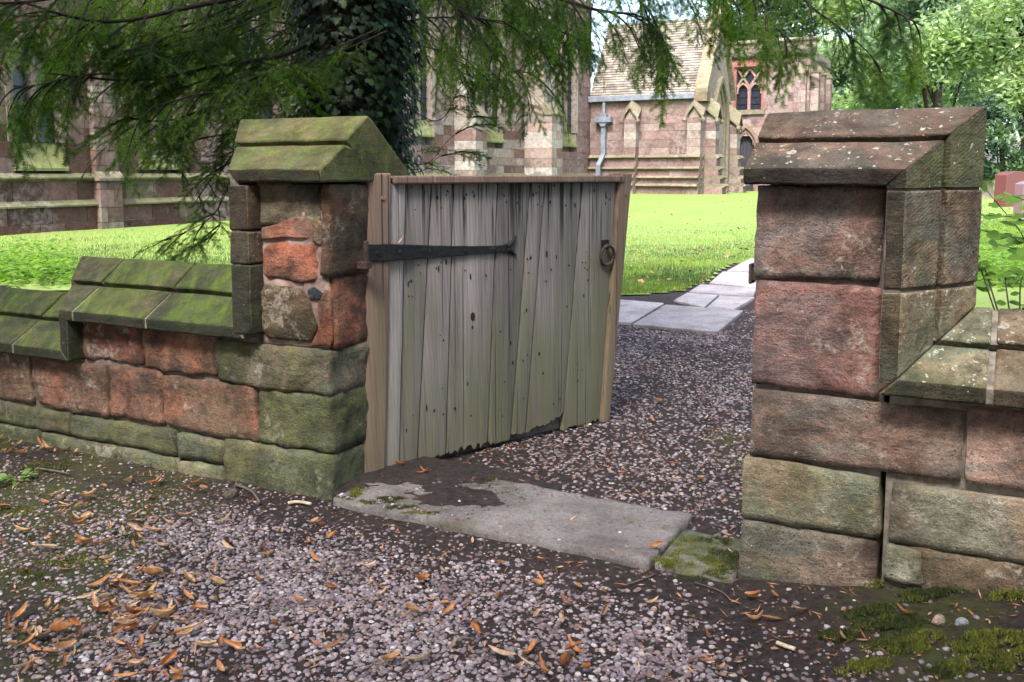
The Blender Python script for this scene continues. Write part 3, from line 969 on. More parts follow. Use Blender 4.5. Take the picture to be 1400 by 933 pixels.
# ---- right gate pier
rp = thing('gate_pier', 'red sandstone gate pier with brown lichened cap on the latch side', 'gate pier', 1.7, 0.2, -0.05)
st_row(rp, M_STONE_R, [
    (1.498, 1.888, -0.12, 0.190, (0.125, 0.10, 0.083), 0.42, -0.002, 0.022, 0.010),
    (1.500, 1.888, 0.190, 0.376, (0.21, 0.18, 0.13), 0.5, -0.004, 0.024, 0.008),
    (1.510, 2.078, 0.376, 0.587, (0.19, 0.135, 0.115), 0.32, 0.004, 0.016, 0.006),
    (1.508, 1.858, 0.587, 0.895, (0.205, 0.118, 0.11), 0.28, 0.006, 0.018, 0.006),
    (1.508, 1.858, 0.895, 1.163, (0.215, 0.145, 0.13), 0.24, 0.008, 0.016, 0.007)])
part('mortar', boxv(1.525, 1.875, 0.024, 0.405, -0.1, 1.16), BOXF, M_MORTAR, rp)
SR, ZR = 1.868, 0.615
CPR = [(h if h <= 0.046 else 0.046 + (h - 0.046) * 0.85, t) for h, t in CP]      # flatter coping on this side
SHRR = [(h if h <= 0.046 else 0.046 + (h - 0.046) * 0.85, t) for h, t in SHR]
V, F = loft(hsec(1.492, ZP - 0.002, CPR), msec(SR, ZP - 0.002, 1, CPR), 9, 0.005, 31)
cap = part('cap_stone', V, F, M_COPE_R, rp, (0.12, 0.088, 0.074, 0.40), bevel=0.008)
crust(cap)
fix_normals(cap.data)
for pgn in cap.data.polygons: pgn.use_smooth = True
cap.data.set_sharp_from_angle(angle=R(30))
cope(rp, msec(SR, ZP - 0.002, 1, CPR), vsec(SR, ZP - 0.006, 1, CPR), M_COPE_T, (0.13, 0.12, 0.088, 0.72), 32, 3)
cope(rp, vsec(SR, ZP - 0.012, 1, CPR), vsec(SR, 0.897, 1, CPR), M_COPE_T, (0.165, 0.13, 0.10, 0.46), 33, 5)
cope(rp, vsec(SR, 0.889, 1, CPR), msec(SR, ZR, 1, CPR), M_COPE_R, (0.22, 0.18, 0.125, 0.42), 34, 5, bevel=0.010)
V, F = loft(vsec(SR, ZR + 0.2, 1, SHRR), vsec(SR, ZP + 0.03, 1, SHRR), 1, 0)
mo = part('mortar', V, F, M_MORTAR, rp); fix_normals(mo.data)

mb = MB().box(1.485, 1.520, 0.09, 0.13, 0.885, 0.925).box(1.480, 1.490, 0.085, 0.135, 0.875, 0.935)
part('latch_keeper', mb.V, mb.F, M_RUST, rp, bevel=0.003)

# ---- right wall
rw = thing('boundary_wall', 'low sandstone wall with lichened coping right of the gate', 'wall', 2.5, 0.2, 0)
st_row(rw, M_STONE_R, [
    (1.893, 2.75, -0.12, 0.190, (0.13, 0.10, 0.07), 0.55, -0.012, 0.02, 0.010), (2.75, 3.6, -0.12, 0.190, (0.13, 0.10, 0.07), 0.55, -0.012, 0.02, 0.010),
    (1.898, 2.55, 0.195, 0.372, (0.25, 0.20, 0.15), 0.42, -0.010, 0.016, 0.006), (2.55, 3.6, 0.195, 0.372, (0.22, 0.15, 0.11), 0.45, -0.008, 0.016, 0.006),
    (2.084, 2.50, 0.378, 0.60, (0.28, 0.20, 0.175), 0.12, 0.0, 0.016, 0.006), (2.50, 3.1, 0.378, 0.60, (0.22, 0.13, 0.1), 0.3, 0.0, 0.016, 0.006), (3.1, 3.6, 0.378, 0.60, (0.22, 0.13, 0.1), 0.3, 0.0, 0.016, 0.006)])
V, F = box_stone(1.895, 1.99, -0.026, 0.02, 0.10, 0.192, 0.012, 0.012, 95, 0.012)
part('stone_chip', V, F, M_STONE_R, rw, (0.19, 0.16, 0.11, 0.5), smooth=True)
part('mortar', boxv(1.89, 3.6, 0.020, 0.41, -0.1, 0.61), BOXF, M_MORTAR_PALE, rw)
cope(rw, msec(SR, ZR, 1, CPR), hsec(2.126, ZR, CPR), M_COPE_R, (0.21, 0.19, 0.13, 0.55), 41, 4)
cope(rw, hsec(2.140, ZR, CPR), hsec(2.70, ZR, CPR), M_COPE_R, (0.145, 0.115, 0.085, 0.48), 42)
cope(rw, hsec(2.712, ZR, CPR), hsec(3.6, ZR, CPR), M_COPE_R, (0.145, 0.115, 0.085, 0.48), 43)
V, F = loft(hsec(1.95, ZR, SHRR), hsec(3.6, ZR, SHRR), 1, 0)
mo = part('mortar', V, F, M_MORTAR_PALE, rw); fix_normals(mo.data)

# ---- step and the mossy stone beside it
stp = thing('door_step', 'worn grey stone slab lying across the gateway', 'step', 0.65, 0.15, 0)
sd = 120
V, F = box_stone(0.035, 1.236, -0.062, 0.40, -0.06, 0.034, 0.022, 0.007, 121, 0.022, jit=0.003)
part('tread', V, F, M_STEP, stp, (1, 1, 1, 0.22), smooth=True)
ms = thing('kerb_stone', 'small mossy green stone between the step and the right pier', 'stone', 1.37, 0.1, 0)
V, F = box_stone(1.252, 1.492, -0.05, 0.27, -0.06, 0.018, 0.018, 0.010, 122, 0.03)
part('block', V, F, M_STEP, ms, (1, 1, 1, 0.55), smooth=True)

# ================================================================== the gate
ga, gb = (-0.02, 0.216), (0.463, 1.528)
gl = math.hypot(gb[0] - ga[0], gb[1] - ga[1])
gdir = W(*gb) - W(*ga)
grot = math.atan2(gdir.y, gdir.x)
gate = thing('wooden_gate', 'weathered grey oak plank gate standing open in the gateway', 'gate', world_loc=W(*ga), rotz=grot)
OFFS[gate] = (0, 0, 0)
BND = [(0.025, -0.001, -0.017), (0.128, 0.110, 0.088), (0.204, 0.190, 0.162), (0.337, 0.302, 0.263), (0.449, 0.433, 0.406), (0.687, 0.674, 0.635),
       (0.880, 0.832, 0.780), (0.969, 0.926, 0.869), (1.204, 1.176, 1.103), (1.441, 1.415, 1.355), (1.526, 1.494, 1.413)]


def edge_l(b, z):
    tp_, md, bt = b
    return (tp_ + md + bt) / 3 + (z - 0.68) * (tp_ - bt) / 0.96


def plank(bl, br, zb, zt, y0, y1, rag, seed, gap=0.0025, cols=None, tilt=0.0):
    """board between two slanted edges with a ragged foot; local x along the gate, y away from the viewer"""
    rg = random.Random(seed)
    w = bl and (br[1] - bl[1])
    nc = max(3, int(w / 0.0055)) if rag else 4
    feet = []
    for i in range(nc + 1):
        q = i / nc
        nz = mnoise.noise(Vector((seed * 3.3 + q * w * 45, seed, 0.5))) * rag + mnoise.noise(Vector((seed + q * w * 150, 2, seed))) * rag * 0.45
        feet.append(zb + nz + tilt * q)
    rows = 8
    V = []
    for y, bow in ((y0, 1), (y1, 0)):
        for i in range(nc + 1):
            q = i / nc
            for j in range(rows + 1):
                z = feet[i] + (zt - feet[i]) * j / rows
                a = edge_l(bl, z) + gap + 0.002 * mnoise.noise(Vector((seed, z * 6, 1)))
                c = edge_l(br, z) - gap + 0.002 * mnoise.noise(Vector((seed, z * 6, 8)))
                e = 0.004 * (1 - (2 * q - 1) ** 2) if bow else 0
                V.append((a + (c - a) * q, y - e, z))
    n1 = (nc + 1) * (rows + 1)
    F = []
    for i in range(nc):
        for j in range(rows):
            a = i * (rows + 1) + j
            b_ = a + rows + 1
            F.append((a, b_, b_ + 1, a + 1))
            F.append((n1 + a, n1 + a + 1, n1 + b_ + 1, n1 + b_))
    for i in range(nc):
        for j in (0, rows):
            a = i * (rows + 1) + j
            b_ = a + rows + 1
            F.append((a, n1 + a, n1 + b_, b_) if j == 0 else (a, b_, n1 + b_, n1 + a))
    for i in (0, nc):
        for j in range(rows):
            a = i * (rows + 1) + j
            F.append((a, a + 1, n1 + a + 1, n1 + a) if i == 0 else (a, n1 + a, n1 + a + 1, a + 1))
    return V, F


V, F = plank(BND[0], BND[1], -0.005, 1.200, -0.020, 0.065, 0, 1, 0)
part('hanging_stile', V, F, M_POST, gate, bevel=0.008)
V, F = plank(BND[1], BND[2], 0.0, 1.16, -0.006, 0.018, 0.004, 2)
part('plank', V, F, M_PLANK_PALE, gate)
feet = [(0.012, 0.020, 0.012), (0.022, 0.022, 0.025), (0.036, 0.020, 0.0), (0.030, 0.020, 0.012), (0.046, 0.014, -0.004), (0.036, 0.018, 0.045), (0.012, 0.018, 0.0)]
for i, (fz, rg_, tl) in enumerate(feet):
    V, F = plank(BND[2 + i], BND[3 + i], fz, 1.16, 0.001 * (i % 3), 0.022, rg_, 11 + i, tilt=tl, gap=0.0042)
    part('plank', V, F, M_PLANK, gate)
V, F = plank(BND[9], BND[10], 0.0, 1.200, -0.020, 0.060, 0, 31, 0)
part('closing_stile', V, F, M_POST, gate, bevel=0.007)
mb = MB().box(0.140, 1.470, -0.030, 0.060, 1.157, 1.190)
part('top_rail', mb.V, mb.F, M_POST, gate, bevel=0.007)
part('bottom_rail', boxv(0.08, 1.40, 0.0235, 0.055, 0.012, 0.14), BOXF, M_RAIL, gate, bevel=0.004)
part('middle_rail', boxv(0.08, 1.44, 0.026, 0.055, 0.84, 0.93), BOXF, M_RAIL, gate, bevel=0.004)
for l_, z_ in ((0.085, 1.105), (1.487, 1.095)):
    mb = MB().tube([(l_, -0.017, z_), (l_, -0.027, z_ + 0.001)], 0.010, 10)
    part('peg', mb.V, mb.F, M_POST, gate, bevel=0.002)

# strap hinge with a forked end
top = [(-0.022, 0.932), (0.10, 0.930), (0.37, 0.908), (0.56, 0.897), (0.68, 0.892), (0.725, 0.893), (0.752, 0.905), (0.775, 0.926), (0.79, 0.923), (0.782, 0.898), (0.755, 0.876)]
bot = [(0.762, 0.868), (0.79, 0.850), (0.786, 0.838), (0.766, 0.842), (0.742, 0.858), (0.715, 0.864), (0.60, 0.863), (0.37, 0.862), (0.10, 0.864), (-0.022, 0.868)]
poly = top + bot
# strip between the upper and lower outline so that the faces stay clean
xs = np.linspace(-0.022, 0.745, 22)
U = [np.interp(x, [p[0] for p in top[:7]], [p[1] for p in top[:7]]) + 0.0018 * mnoise.noise(Vector((x * 30, 0, 0))) for x in xs]
D = [np.interp(x, [p[0] for p in bot[::-1][:6]], [p[1] for p in bot[::-1][:6]]) + 0.0018 * mnoise.noise(Vector((x * 30, 5, 0))) for x in xs]
mb = MB()
n = len(xs)
yf = [-0.030 if x < 0.13 else -0.030 + 0.018 * sm(0.13, 0.30, x) for x in xs]
V = [(x, y, u) for x, y, u in zip(xs, yf, U)] + [(x, y, d) for x, y, d in zip(xs, yf, D)]
V += [(x, y + 0.009, u) for x, y, u in zip(xs, yf, U)] + [(x, y + 0.009, d) for x, y, d in zip(xs, yf, D)]
F = []
for i in range(n - 1):
    F += [(n + i, n + i + 1, i + 1, i), (2 * n + i, 2 * n + i + 1, 3 * n + i + 1, 3 * n + i), (i, i + 1, 2 * n + i + 1, 2 * n + i), (n + i + 1, n + i, 3 * n + i, 3 * n + i + 1)]
F += [(n, 0, 2 * n, 3 * n), (2 * n - 1, 4 * n - 1, 3 * n - 1, n - 1)]
mb.add(V, F)
mb.tube([(0.735, -0.008, 0.886), (0.758, -0.008, 0.896), (0.777, -0.008, 0.915), (0.786, -0.009, 0.930)], [0.012, 0.010, 0.007, 0.004], 6)
mb.tube([(0.735, -0.008, 0.876), (0.758, -0.008, 0.866), (0.775, -0.008, 0.852), (0.788, -0.009, 0.846)], [0.012, 0.009, 0.007, 0.004], 6)
mb.tube([(-0.024, -0.006, 0.866), (-0.024, -0.006, 0.934)], 0.024, 12)
hinge = part('strap_hinge', mb.V, mb.F, M_IRON, gate, bevel=0.002)
for x in (0.05, 0.16, 0.32, 0.50, 0.66):
    y = float(np.interp(x, xs, yf))
    zc = float(np.interp(x, xs, [(a + b_) / 2 for a, b_ in zip(U, D)]))
    mb = MB().tube([(x, y + 0.002, zc), (x, y - 0.004, zc)], [0.010, 0.006], 8)
    part('bolt', mb.V, mb.F, M_IRON, hinge, top=gate)

# ring handle
hd = part('handle_plate', *(lambda m: (m.V, m.F))(MB().box(1.338, 1.392, -0.006, 0.003, 0.842, 0.885).tube([(1.365, -0.004, 0.858), (1.365, -0.024, 0.858)], 0.010, 8)), M_IRON, gate, bevel=0.002)
pts = []
for i in range(25):
    a = 2 * math.pi * i / 24
    pts.append((1.365 + 0.046 * math.sin(a), -0.020 - 0.004 * math.cos(a), 0.812 + 0.046 * math.cos(a)))
mb = MB().tube(pts, 0.0075, 8, cap=False)
part('ring', mb.V, mb.F, M_RUST, hd, top=gate, smooth=True)

# nail heads and rot holes
mb = MB()
rg = random.Random(5)
for i in range(2, 9):
    for q in range(6):
        for zz in ((1.10, 0.05), (0.80, 0.04), (0.62, 0.16), (0.30, 0.16)):
            if rg.random() < (0.9 if zz[0] > 1 else 0.5):
                z_ = zz[0] + rg.uniform(-zz[1], zz[1])
                l_ = edge_l(BND[i], z_) + (0.15 + 0.7 * rg.random()) * (edge_l(BND[i + 1], z_) - edge_l(BND[i], z_))
                r_ = rg.uniform(0.0016, 0.0042)
                h_ = rg.choice((1, 1.2, 1.6, 2.5, 5)) * rg.uniform(0.8, 1.3)
                ring = [(l_ + r_ * math.cos(a), z_ + r_ * h_ * math.sin(a)) for a in [k * math.pi / 3 for k in range(6)]]
                mb.prism(ring, 't', -0.0048, 0.004)
nl = part('nail_holes', mb.V, mb.F, M_HOLE, gate)
nl['kind'] = 'stuff'
ring = [(0.545 + 0.011 * math.cos(a), 0.60 + 0.018 * math.sin(a)) for a in [k * math.pi / 5 for k in range(10)]]
mb = MB().prism(ring, 't', -0.0052, 0.004)
part('knot', mb.V, mb.F, M_HOLE, gate)

# ================================================================== church
CUBE = to_mesh('stone_block', boxv(-0.5, 0.5, -0.5, 0.5, -0.5, 0.5), BOXF, [M_CH])
CUBE_TRIM = to_mesh('dressed_block', boxv(-0.5, 0.5, -0.5, 0.5, -0.5, 0.5), BOXF, [M_CHTRIM])
C_PINK = (0.185, 0.128, 0.12)
C_PALE = (0.235, 0.20, 0.18)
C_BROWN = (0.075, 0.042, 0.034)
C_MAUVE = (0.165, 0.118, 0.118)
C_BUFF = (0.165, 0.145, 0.105)


def arch_half(z, hw, zs, zt):
    """half width of a pointed opening at height z: straight jambs to zs, point at zt"""
    if z <= zs: return hw
    if z >= zt: return 0.0
    rise = zt - zs
    r = (hw * hw + rise * rise) / (2 * hw)
    return max(0.0, math.sqrt(max(0.0, r * r - (z - zs) ** 2)) - (r - hw))


def arch_pts(c, hw, z0, zs, zt, n=9):
    L = [(c - hw, z0)] + [(c - arch_half(zs + (zt - zs) * i / n, hw, zs, zt), zs + (zt - zs) * i / n) for i in range(n + 1)]
    Rr = [(2 * c - a, z) for a, z in L[:-1]][::-1]
    return L + Rr


def masonry(root, axis, plane, a0, a1, z0, z1, ch, bw, holes, depth, palette, seed, limit, far_score, out=1, name='stone', joint=0.012, mortar=True):
    """courses of blocks on a wall face. axis 's': face of constant s looking towards +s, blocks run along t;
    axis 't': face of constant t looking towards -t, blocks run along s. Openings stay free."""
    rg = random.Random(seed)
    off = OFFS[root]
    rects = []
    z = z0
    row = 0
    while z < z1 - 0.02:
        h = min(ch * rg.uniform(0.88, 1.12), z1 - z)
        if z1 - z - h < 0.1: h = z1 - z
        a = a0 - (bw * 0.45 if row % 2 else 0)
        while a < a1:
            w = bw * rg.uniform(0.7, 1.35)
            lo, hi = max(a, a0), min(a + w, a1)
            if a1 - hi < 0.12: hi = a1; w = hi - a + 1e-4
            spans = [(lo, hi)]
            for (c, hw, hz0, hzs, hzt) in holes:
                zm = z + h * 0.5
                if hz0 - h * 0.5 < zm < hzt:
                    k = arch_half(zm, hw, hzs, hzt)
                    nsp = []
                    for (x, y) in spans:
                        if y <= c - k or x >= c + k: nsp.append((x, y)); continue
                        if x < c - k - 0.05: nsp.append((x, c - k))
                        if y > c + k + 0.05: nsp.append((c + k, y))
                    spans = nsp
            for (x, y) in spans:
                if y - x > 0.03: rects.append((x, y, z, z + h))
            a += w
        z += h
        row += 1
    rects.sort(key=lambda r_: far_score((r_[0] + r_[1]) / 2, (r_[2] + r_[3]) / 2))
    mort = MB()
    rest = MB()
    j = joint / 2
    for q, (x, y, zz0, zz1) in enumerate(rects):
        pr = rg.uniform(-0.006, 0.008)
        col = palette(rg, (x + y) / 2, (zz0 + zz1) / 2)
        if axis == 's':
            b0 = (plane - depth, plane + pr, x + j, y - j, zz0 + j, zz1 - j)
            mort.box(plane - depth, plane - 0.014, x, y, zz0, zz1)
        else:
            b0 = (x + j, y - j, plane - pr, plane + depth, zz0 + j, zz1 - j)
            mort.box(x, y, plane + 0.014, plane + depth, zz0, zz1)
        if q < limit:
            link(name, CUBE, root, (*col, 1), ((b0[0] + b0[1]) / 2 - off[0], (b0[2] + b0[3]) / 2 - off[1], (b0[4] + b0[5]) / 2 - off[2]), None,
                 (b0[1] - b0[0], b0[3] - b0[2], b0[5] - b0[4]))
        else:
            rest.box(*b0)
    if mortar:
        part('mortar', mort.V, mort.F, M_CHMORTAR, root)
    if rest.V:
        o = part('stonework', rest.V, rest.F, M_CH, root, (*C_PINK, 1))
        o['kind'] = 'stuff'
    return len(rects)


def gothic_window(root, axis, plane, c, hw, z0, zs, zt, ring=0.16, proud=0.035, lights=2, sill=0.4, recess=0.22, col=C_PALE, simple_head=False):
    def P(m, poly, d0, d1):
        # d: distance behind the face (positive into the wall)
        if axis == 's': m.prism(poly, 's', plane - d0, plane - d1)
        else: m.prism(poly, 't', plane + d0, plane + d1)
        return m
    def D(d): return plane - d if axis == 's' else plane + d
    op = arch_pts(c, hw, z0, zs, zt)
    outer = arch_pts(c, hw + ring, z0, zs, zt + ring * 1.25)
    mid = arch_pts(c, hw + ring * 0.45, z0, zs, zt + ring * 0.55)
    win = part('window', *(lambda m: (m.V, m.F))(MB().strip(outer, mid, axis, D(-proud), D(0.06)).strip(mid, op, axis, D(-0.005), D(recess))), M_CHTRIM, root, (*col, 1))
    g = P(MB(), op, recess - 0.02, recess + 0.02)
    part('pane', g.V, g.F, M_GLASS, win, top=root)
    m = MB()
    w = 0.05
    for i in range(1, lights):
        x = c - hw + 2 * hw * i / lights
        top_z = zs + (zt - zs) * (0.55 if lights == 2 else 0.4)
        P(m, [(x - w, z0), (x + w, z0), (x + w, top_z), (x - w, top_z)], recess - 0.14, recess - 0.02)
    for i in range(lights):
        cc = c - hw + 2 * hw * (i + 0.5) / lights
        h2 = hw / lights
        a = arch_pts(cc, h2, zs - 0.05, zs - 0.02, zs + h2 * 1.3, 6)
        b_ = arch_pts(cc, h2 * 0.72, zs - 0.05, zs - 0.02, zs + h2 * 0.95, 6)
        m.strip(a, b_, axis, D(recess - 0.12), D(recess - 0.03))
    part('tracery', m.V, m.F, M_CHTRIM, win, (*col, 1), top=root)
    m = MB()
    zz = z0 + 0.3
    while zz < zs:
        P(m, [(c - hw, zz - 0.012), (c + hw, zz - 0.012), (c + hw, zz + 0.012), (c - hw, zz + 0.012)], recess - 0.05, recess - 0.025)
        zz += 0.33
    part('glazing_bars', m.V, m.F, M_IRON, win, top=root)
    if sill:
        # steep sloping sill in several stones
        k = 3
        for i in range(k):
            x0 = c - hw - 0.08 + (2 * hw + 0.16) * i / k + 0.006
            x1 = c - hw - 0.08 + (2 * hw + 0.16) * (i + 1) / k - 0.006
            prof = [(-0.05, z0 - sill), (-0.05, z0 - sill + 0.05), (recess, z0 + 0.01), (recess, z0 - sill)]
            V = []
            for x in (x0, x1):
                for d, z_ in prof:
                    V.append((D(d), x, z_) if axis == 's' else (x, D(d), z_))
            part('sill', V, [(0, 1, 2, 3), (7, 6, 5, 4), (0, 4, 5, 1), (1, 5, 6, 2), (2, 6, 7, 3), (3, 7, 4, 0)], M_CHTRIM, win, (0.14, 0.155, 0.06, 1), top=root)
    return win


def course(root, axis, plane, a0, a1, prof, name, col, piece=1.3, mat=None, ends=True):
    """moulding run: prof is (outwards, z); cut into stones"""
    n = max(1, round((a1 - a0) / piece))
    for i in range(n):
        x0, x1 = a0 + (a1 - a0) * i / n + 0.004, a0 + (a1 - a0) * (i + 1) / n - 0.004
        V = []
        for x in (x0, x1):
            for d, z_ in prof:
                V.append((plane + d, x, z_) if axis == 's' else (x, plane - d, z_))
        k = len(prof)
        F = [tuple(range(k)), tuple(range(2 * k - 1, k - 1, -1))] + [(j, j + k, (j + 1) % k + k, (j + 1) % k) for j in range(k)]
        part(name, V, F, mat or M_CHTRIM, root, (*col, 1))


SC = -13.04
ch = thing('church', 'pink sandstone church aisle with buttresses and traceried windows behind the yew', 'church', SC, 12, 0.1)
WINS = [(8.42, 0.45, 1.74, 2.85, 3.50, 0.5), (11.06, 0.45, 1.77, 2.85, 3.50, 0.5), (14.1, 0.55, 1.80, 3.0, 3.75, 0.5),
        (20.75, 0.55, 2.75, 5.4, 6.4, 0.5), (25.05, 0.62, 2.75, 5.4, 6.4, 0.55), (31.05, 0.66, 2.75, 5.4, 6.4, 0.55)]


def pal_aisle(rg, a, z):
    near = min(abs(a - w[0]) for w in WINS)
    if a < 17:
        if near < 0.85 and z > 1.2: return rg.choice([C_BROWN, C_BROWN, (0.09, 0.052, 0.04), (0.13, 0.09, 0.08)])
        return rg.choice([C_BROWN, (0.088, 0.046, 0.036), (0.10, 0.058, 0.048), (0.115, 0.070, 0.060), (0.07, 0.040, 0.032), (0.10, 0.085, 0.055)])
    if z < 2.6 and rg.random() < 0.3: return (0.125, 0.078, 0.066)
    return rg.choice([C_PINK, (0.235, 0.185, 0.165), C_PALE, C_MAUVE, (0.25, 0.22, 0.20)])


def sc_aisle(a, z):
    return (a + 5) * (1.0 if z < 4.6 else 3.0) + (40 if 12.2 < a < 18.5 else 0)


masonry(ch, 's', SC, 5.2, 33.2, 1.16, 8.6, 0.29, 0.62, [(w[0], w[1] + 0.06, w[2] - 0.42, w[3], w[4] + 0.08) for w in WINS], 0.3, pal_aisle, 5, 300, sc_aisle)
masonry(ch, 's', SC + 0.10, 5.2, 33.2, -0.3, 0.60, 0.29, 0.70, [], 0.3, pal_aisle, 6, 60, sc_aisle, name='plinth_stone')
masonry(ch, 's', SC + 0.04, 5.2, 33.2, 0.70, 1.06, 0.36, 0.80, [], 0.3, pal_aisle, 8, 45, sc_aisle, name='plinth_stone')
part('wall_core', boxv(SC - 0.9, SC - 0.29, 5.2, 33.4, -0.3, 8.7), BOXF, M_CHMORTAR, ch)
course(ch, 's', SC, 5.2, 33.0, [(0.02, 0.60), (0.16, 0.60), (0.16, 0.63), (0.06, 0.715), (0.02, 0.715)], 'plinth_course', (0.12, 0.12, 0.065), 1.2)
course(ch, 's', SC, 5.2, 33.0, [(0.0, 1.04), (0.07, 1.06), (0.13, 1.10), (0.13, 1.125), (0.01, 1.20), (0.0, 1.20)], 'string_course', (0.12, 0.12, 0.065), 1.4)
course(ch, 's', SC, 5.2, 33.0, [(0.0, 7.6), (0.16, 7.7), (0.16, 7.85), (0.0, 7.95)], 'cornice', C_PALE, 2.0)
for (c, hw, z0, zs, zt, sl) in WINS:
    gothic_window(ch, 's', SC, c, hw, z0, zs, zt, sill=sl, col=C_PALE if c > 17 else (0.15, 0.12, 0.10))


def buttress(root, axis, plane, a0, a1, steps, z0, pal, seed, gablet=False):
    """stepped buttress: steps are (projection, top z); its stones are parts"""
    rg = random.Random(seed)
    off = OFFS[root]
    zb = z0
    for i, (pj, zt_) in enumerate(steps):
        z = zb
        while z < zt_ - 0.03:
            h = min(rg.uniform(0.26, 0.36), zt_ - z)
            if zt_ - z - h < 0.1: h = zt_ - z
            cut = (a0 + a1) / 2 + rg.uniform(-0.12, 0.12) if (a1 - a0) > 0.45 else None
            for (x, y) in ([(a0, cut), (cut, a1)] if cut else [(a0, a1)]):
                x += 0.005; y -= 0.005
                col = pal(rg, (x + y) / 2, z)
                if axis == 's': bx = (plane - 0.02, plane + pj, x, y)
                else: bx = (x, y, plane - pj, plane + 0.02)
                link('buttress_stone', CUBE, root, (*col, 1), ((bx[0] + bx[1]) / 2 - off[0], (bx[2] + bx[3]) / 2 - off[1], z + h / 2 - off[2]), None,
                     (bx[1] - bx[0], bx[3] - bx[2], h - 0.008))
            z += h
        nxt = steps[i + 1][0] if i + 1 < len(steps) else 0.0
        e = 0.035
        V = []
        for x in (a0 - e, a1 + e):
            for d, z_ in [(nxt - 0.01, zt_), (pj + e, zt_), (pj + e, zt_ + 0.05), (nxt - 0.01, zt_ + (pj - nxt) * 1.25 + 0.08)]:
                V.append((plane + d, x, z_) if axis == 's' else (x, plane - d, z_))
        part('weathering', V, [(0, 1, 2, 3), (7, 6, 5, 4), (0, 4, 5, 1), (1, 5, 6, 2), (2, 6, 7, 3), (3, 7, 4, 0)], M_CHTRIM, root, (*C_BUFF, 1))
        zb = zt_
    return


def pal_but(rg, a, z): return rg.choice([C_PALE, (0.29, 0.27, 0.245), (0.24, 0.185, 0.165), (0.15, 0.10, 0.088) if z < 2.2 else C_PALE, (0.31, 0.295, 0.275)])


buttress(ch, 's', SC, 22.55, 23.25, [(0.75, 2.9), (0.45, 5.6)], 0.1, pal_but, 1)
buttress(ch, 's', SC, 27.3, 28.2, [(1.05, 3.2), (0.75, 6.3)], 0.1, pal_but, 2)
buttress(ch, 's', SC, 16.8, 17.5, [(0.6, 2.9), (0.35, 5.6)], 0.1, pal_but, 3)
buttress(ch, 's', SC, 9.45, 9.95, [(0.22, 1.06), (0.14, 3.4)], 0.0, lambda r_, a, z: r_.choice([(0.13, 0.09, 0.085), (0.15, 0.105, 0.095), (0.11, 0.075, 0.06), (0.17, 0.14, 0.115)]), 4)
# steep aisle roof behind the parapet
mb = MB().prism([(SC - 0.2, 8.6), (SC - 0.2, 8.75), (SC - 6, 13.5), (SC - 6, 8.6)], 't', 5.2, 33.4)
part('roof', mb.V, mb.F, M_TILE, ch)

# ------------------------------------------------------------------ porch
TP = 33.09
PS0, PS1 = -13.0, -8.28                                  # side wall from church to gable
ZE, ZR_ = 4.12, 7.25
TD = 3.7                                                 # depth of the porch along t
po = thing('church_porch', 'gabled pink sandstone church porch with buff tiled roof and lead gutter', 'church porch', -10.6, TP + 1.8, 0.35)


def pal_porch(rg, a, z):
    return rg.choice([C_PINK, C_PINK, (0.175, 0.125, 0.12), (0.20, 0.142, 0.132), (0.205, 0.158, 0.145), (0.195, 0.145, 0.138), (0.215, 0.175, 0.162)])


masonry(po, 't', TP, PS0, PS1, 1.92, ZE, 0.30, 0.62, [], 0.28, pal_porch, 21, 300, lambda a, z: 0)
part('wall_core', boxv(PS0, PS1 - 0.02, TP + 0.27, TP + TD - 0.27, 0.0, ZE), BOXF, M_CHMORTAR, po)
PLINTH = [(0.13, 1.76, 1.92), (0.19, 1.32, 1.46), (0.28, 0.97, 1.11), (0.38, 0.66, 0.80)]


def plinth_run(root, axis, plane, a0, a1, extra=0.0, piece=1.1):
    for d, zb, zt_ in PLINTH:
        course(root, axis, plane, a0, a1, [(-0.05, zb), (d + extra - 0.03, zb), (d + extra + 0.06, zb + 0.045), (d + extra + 0.06, zb + 0.065), (d + extra - 0.03, zt_), (-0.05, zt_)], 'plinth_moulding', C_BUFF, piece)
    lv = [(0.06, 1.46, 1.80), (0.13, 1.11, 1.36), (0.21, 0.80, 1.00), (0.30, 0.0, 0.70)]
    rg = random.Random(int(a0 * 10))
    for d, zb, zt_ in lv:
        x = a0
        while x < a1 - 0.05:
            w = min(rg.uniform(0.5, 1.0), a1 - x)
            if a1 - x - w < 0.2: w = a1 - x
            o = OFFS[root]
            bx = (plane - 0.02, plane + d + extra, x + 0.005, x + w - 0.005) if axis == 's' else (x + 0.005, x + w - 0.005, plane - d - extra, plane + 0.02)
            link('plinth_stone', CUBE, root, (*pal_porch(rg, 0, 0), 1), ((bx[0] + bx[1]) / 2 - o[0], (bx[2] + bx[3]) / 2 - o[1], (zb + zt_) / 2 - o[2]), None, (bx[1] - bx[0], bx[3] - bx[2], zt_ - zb - 0.006))
            x += w


plinth_run(po, 't', TP, PS0, PS1)


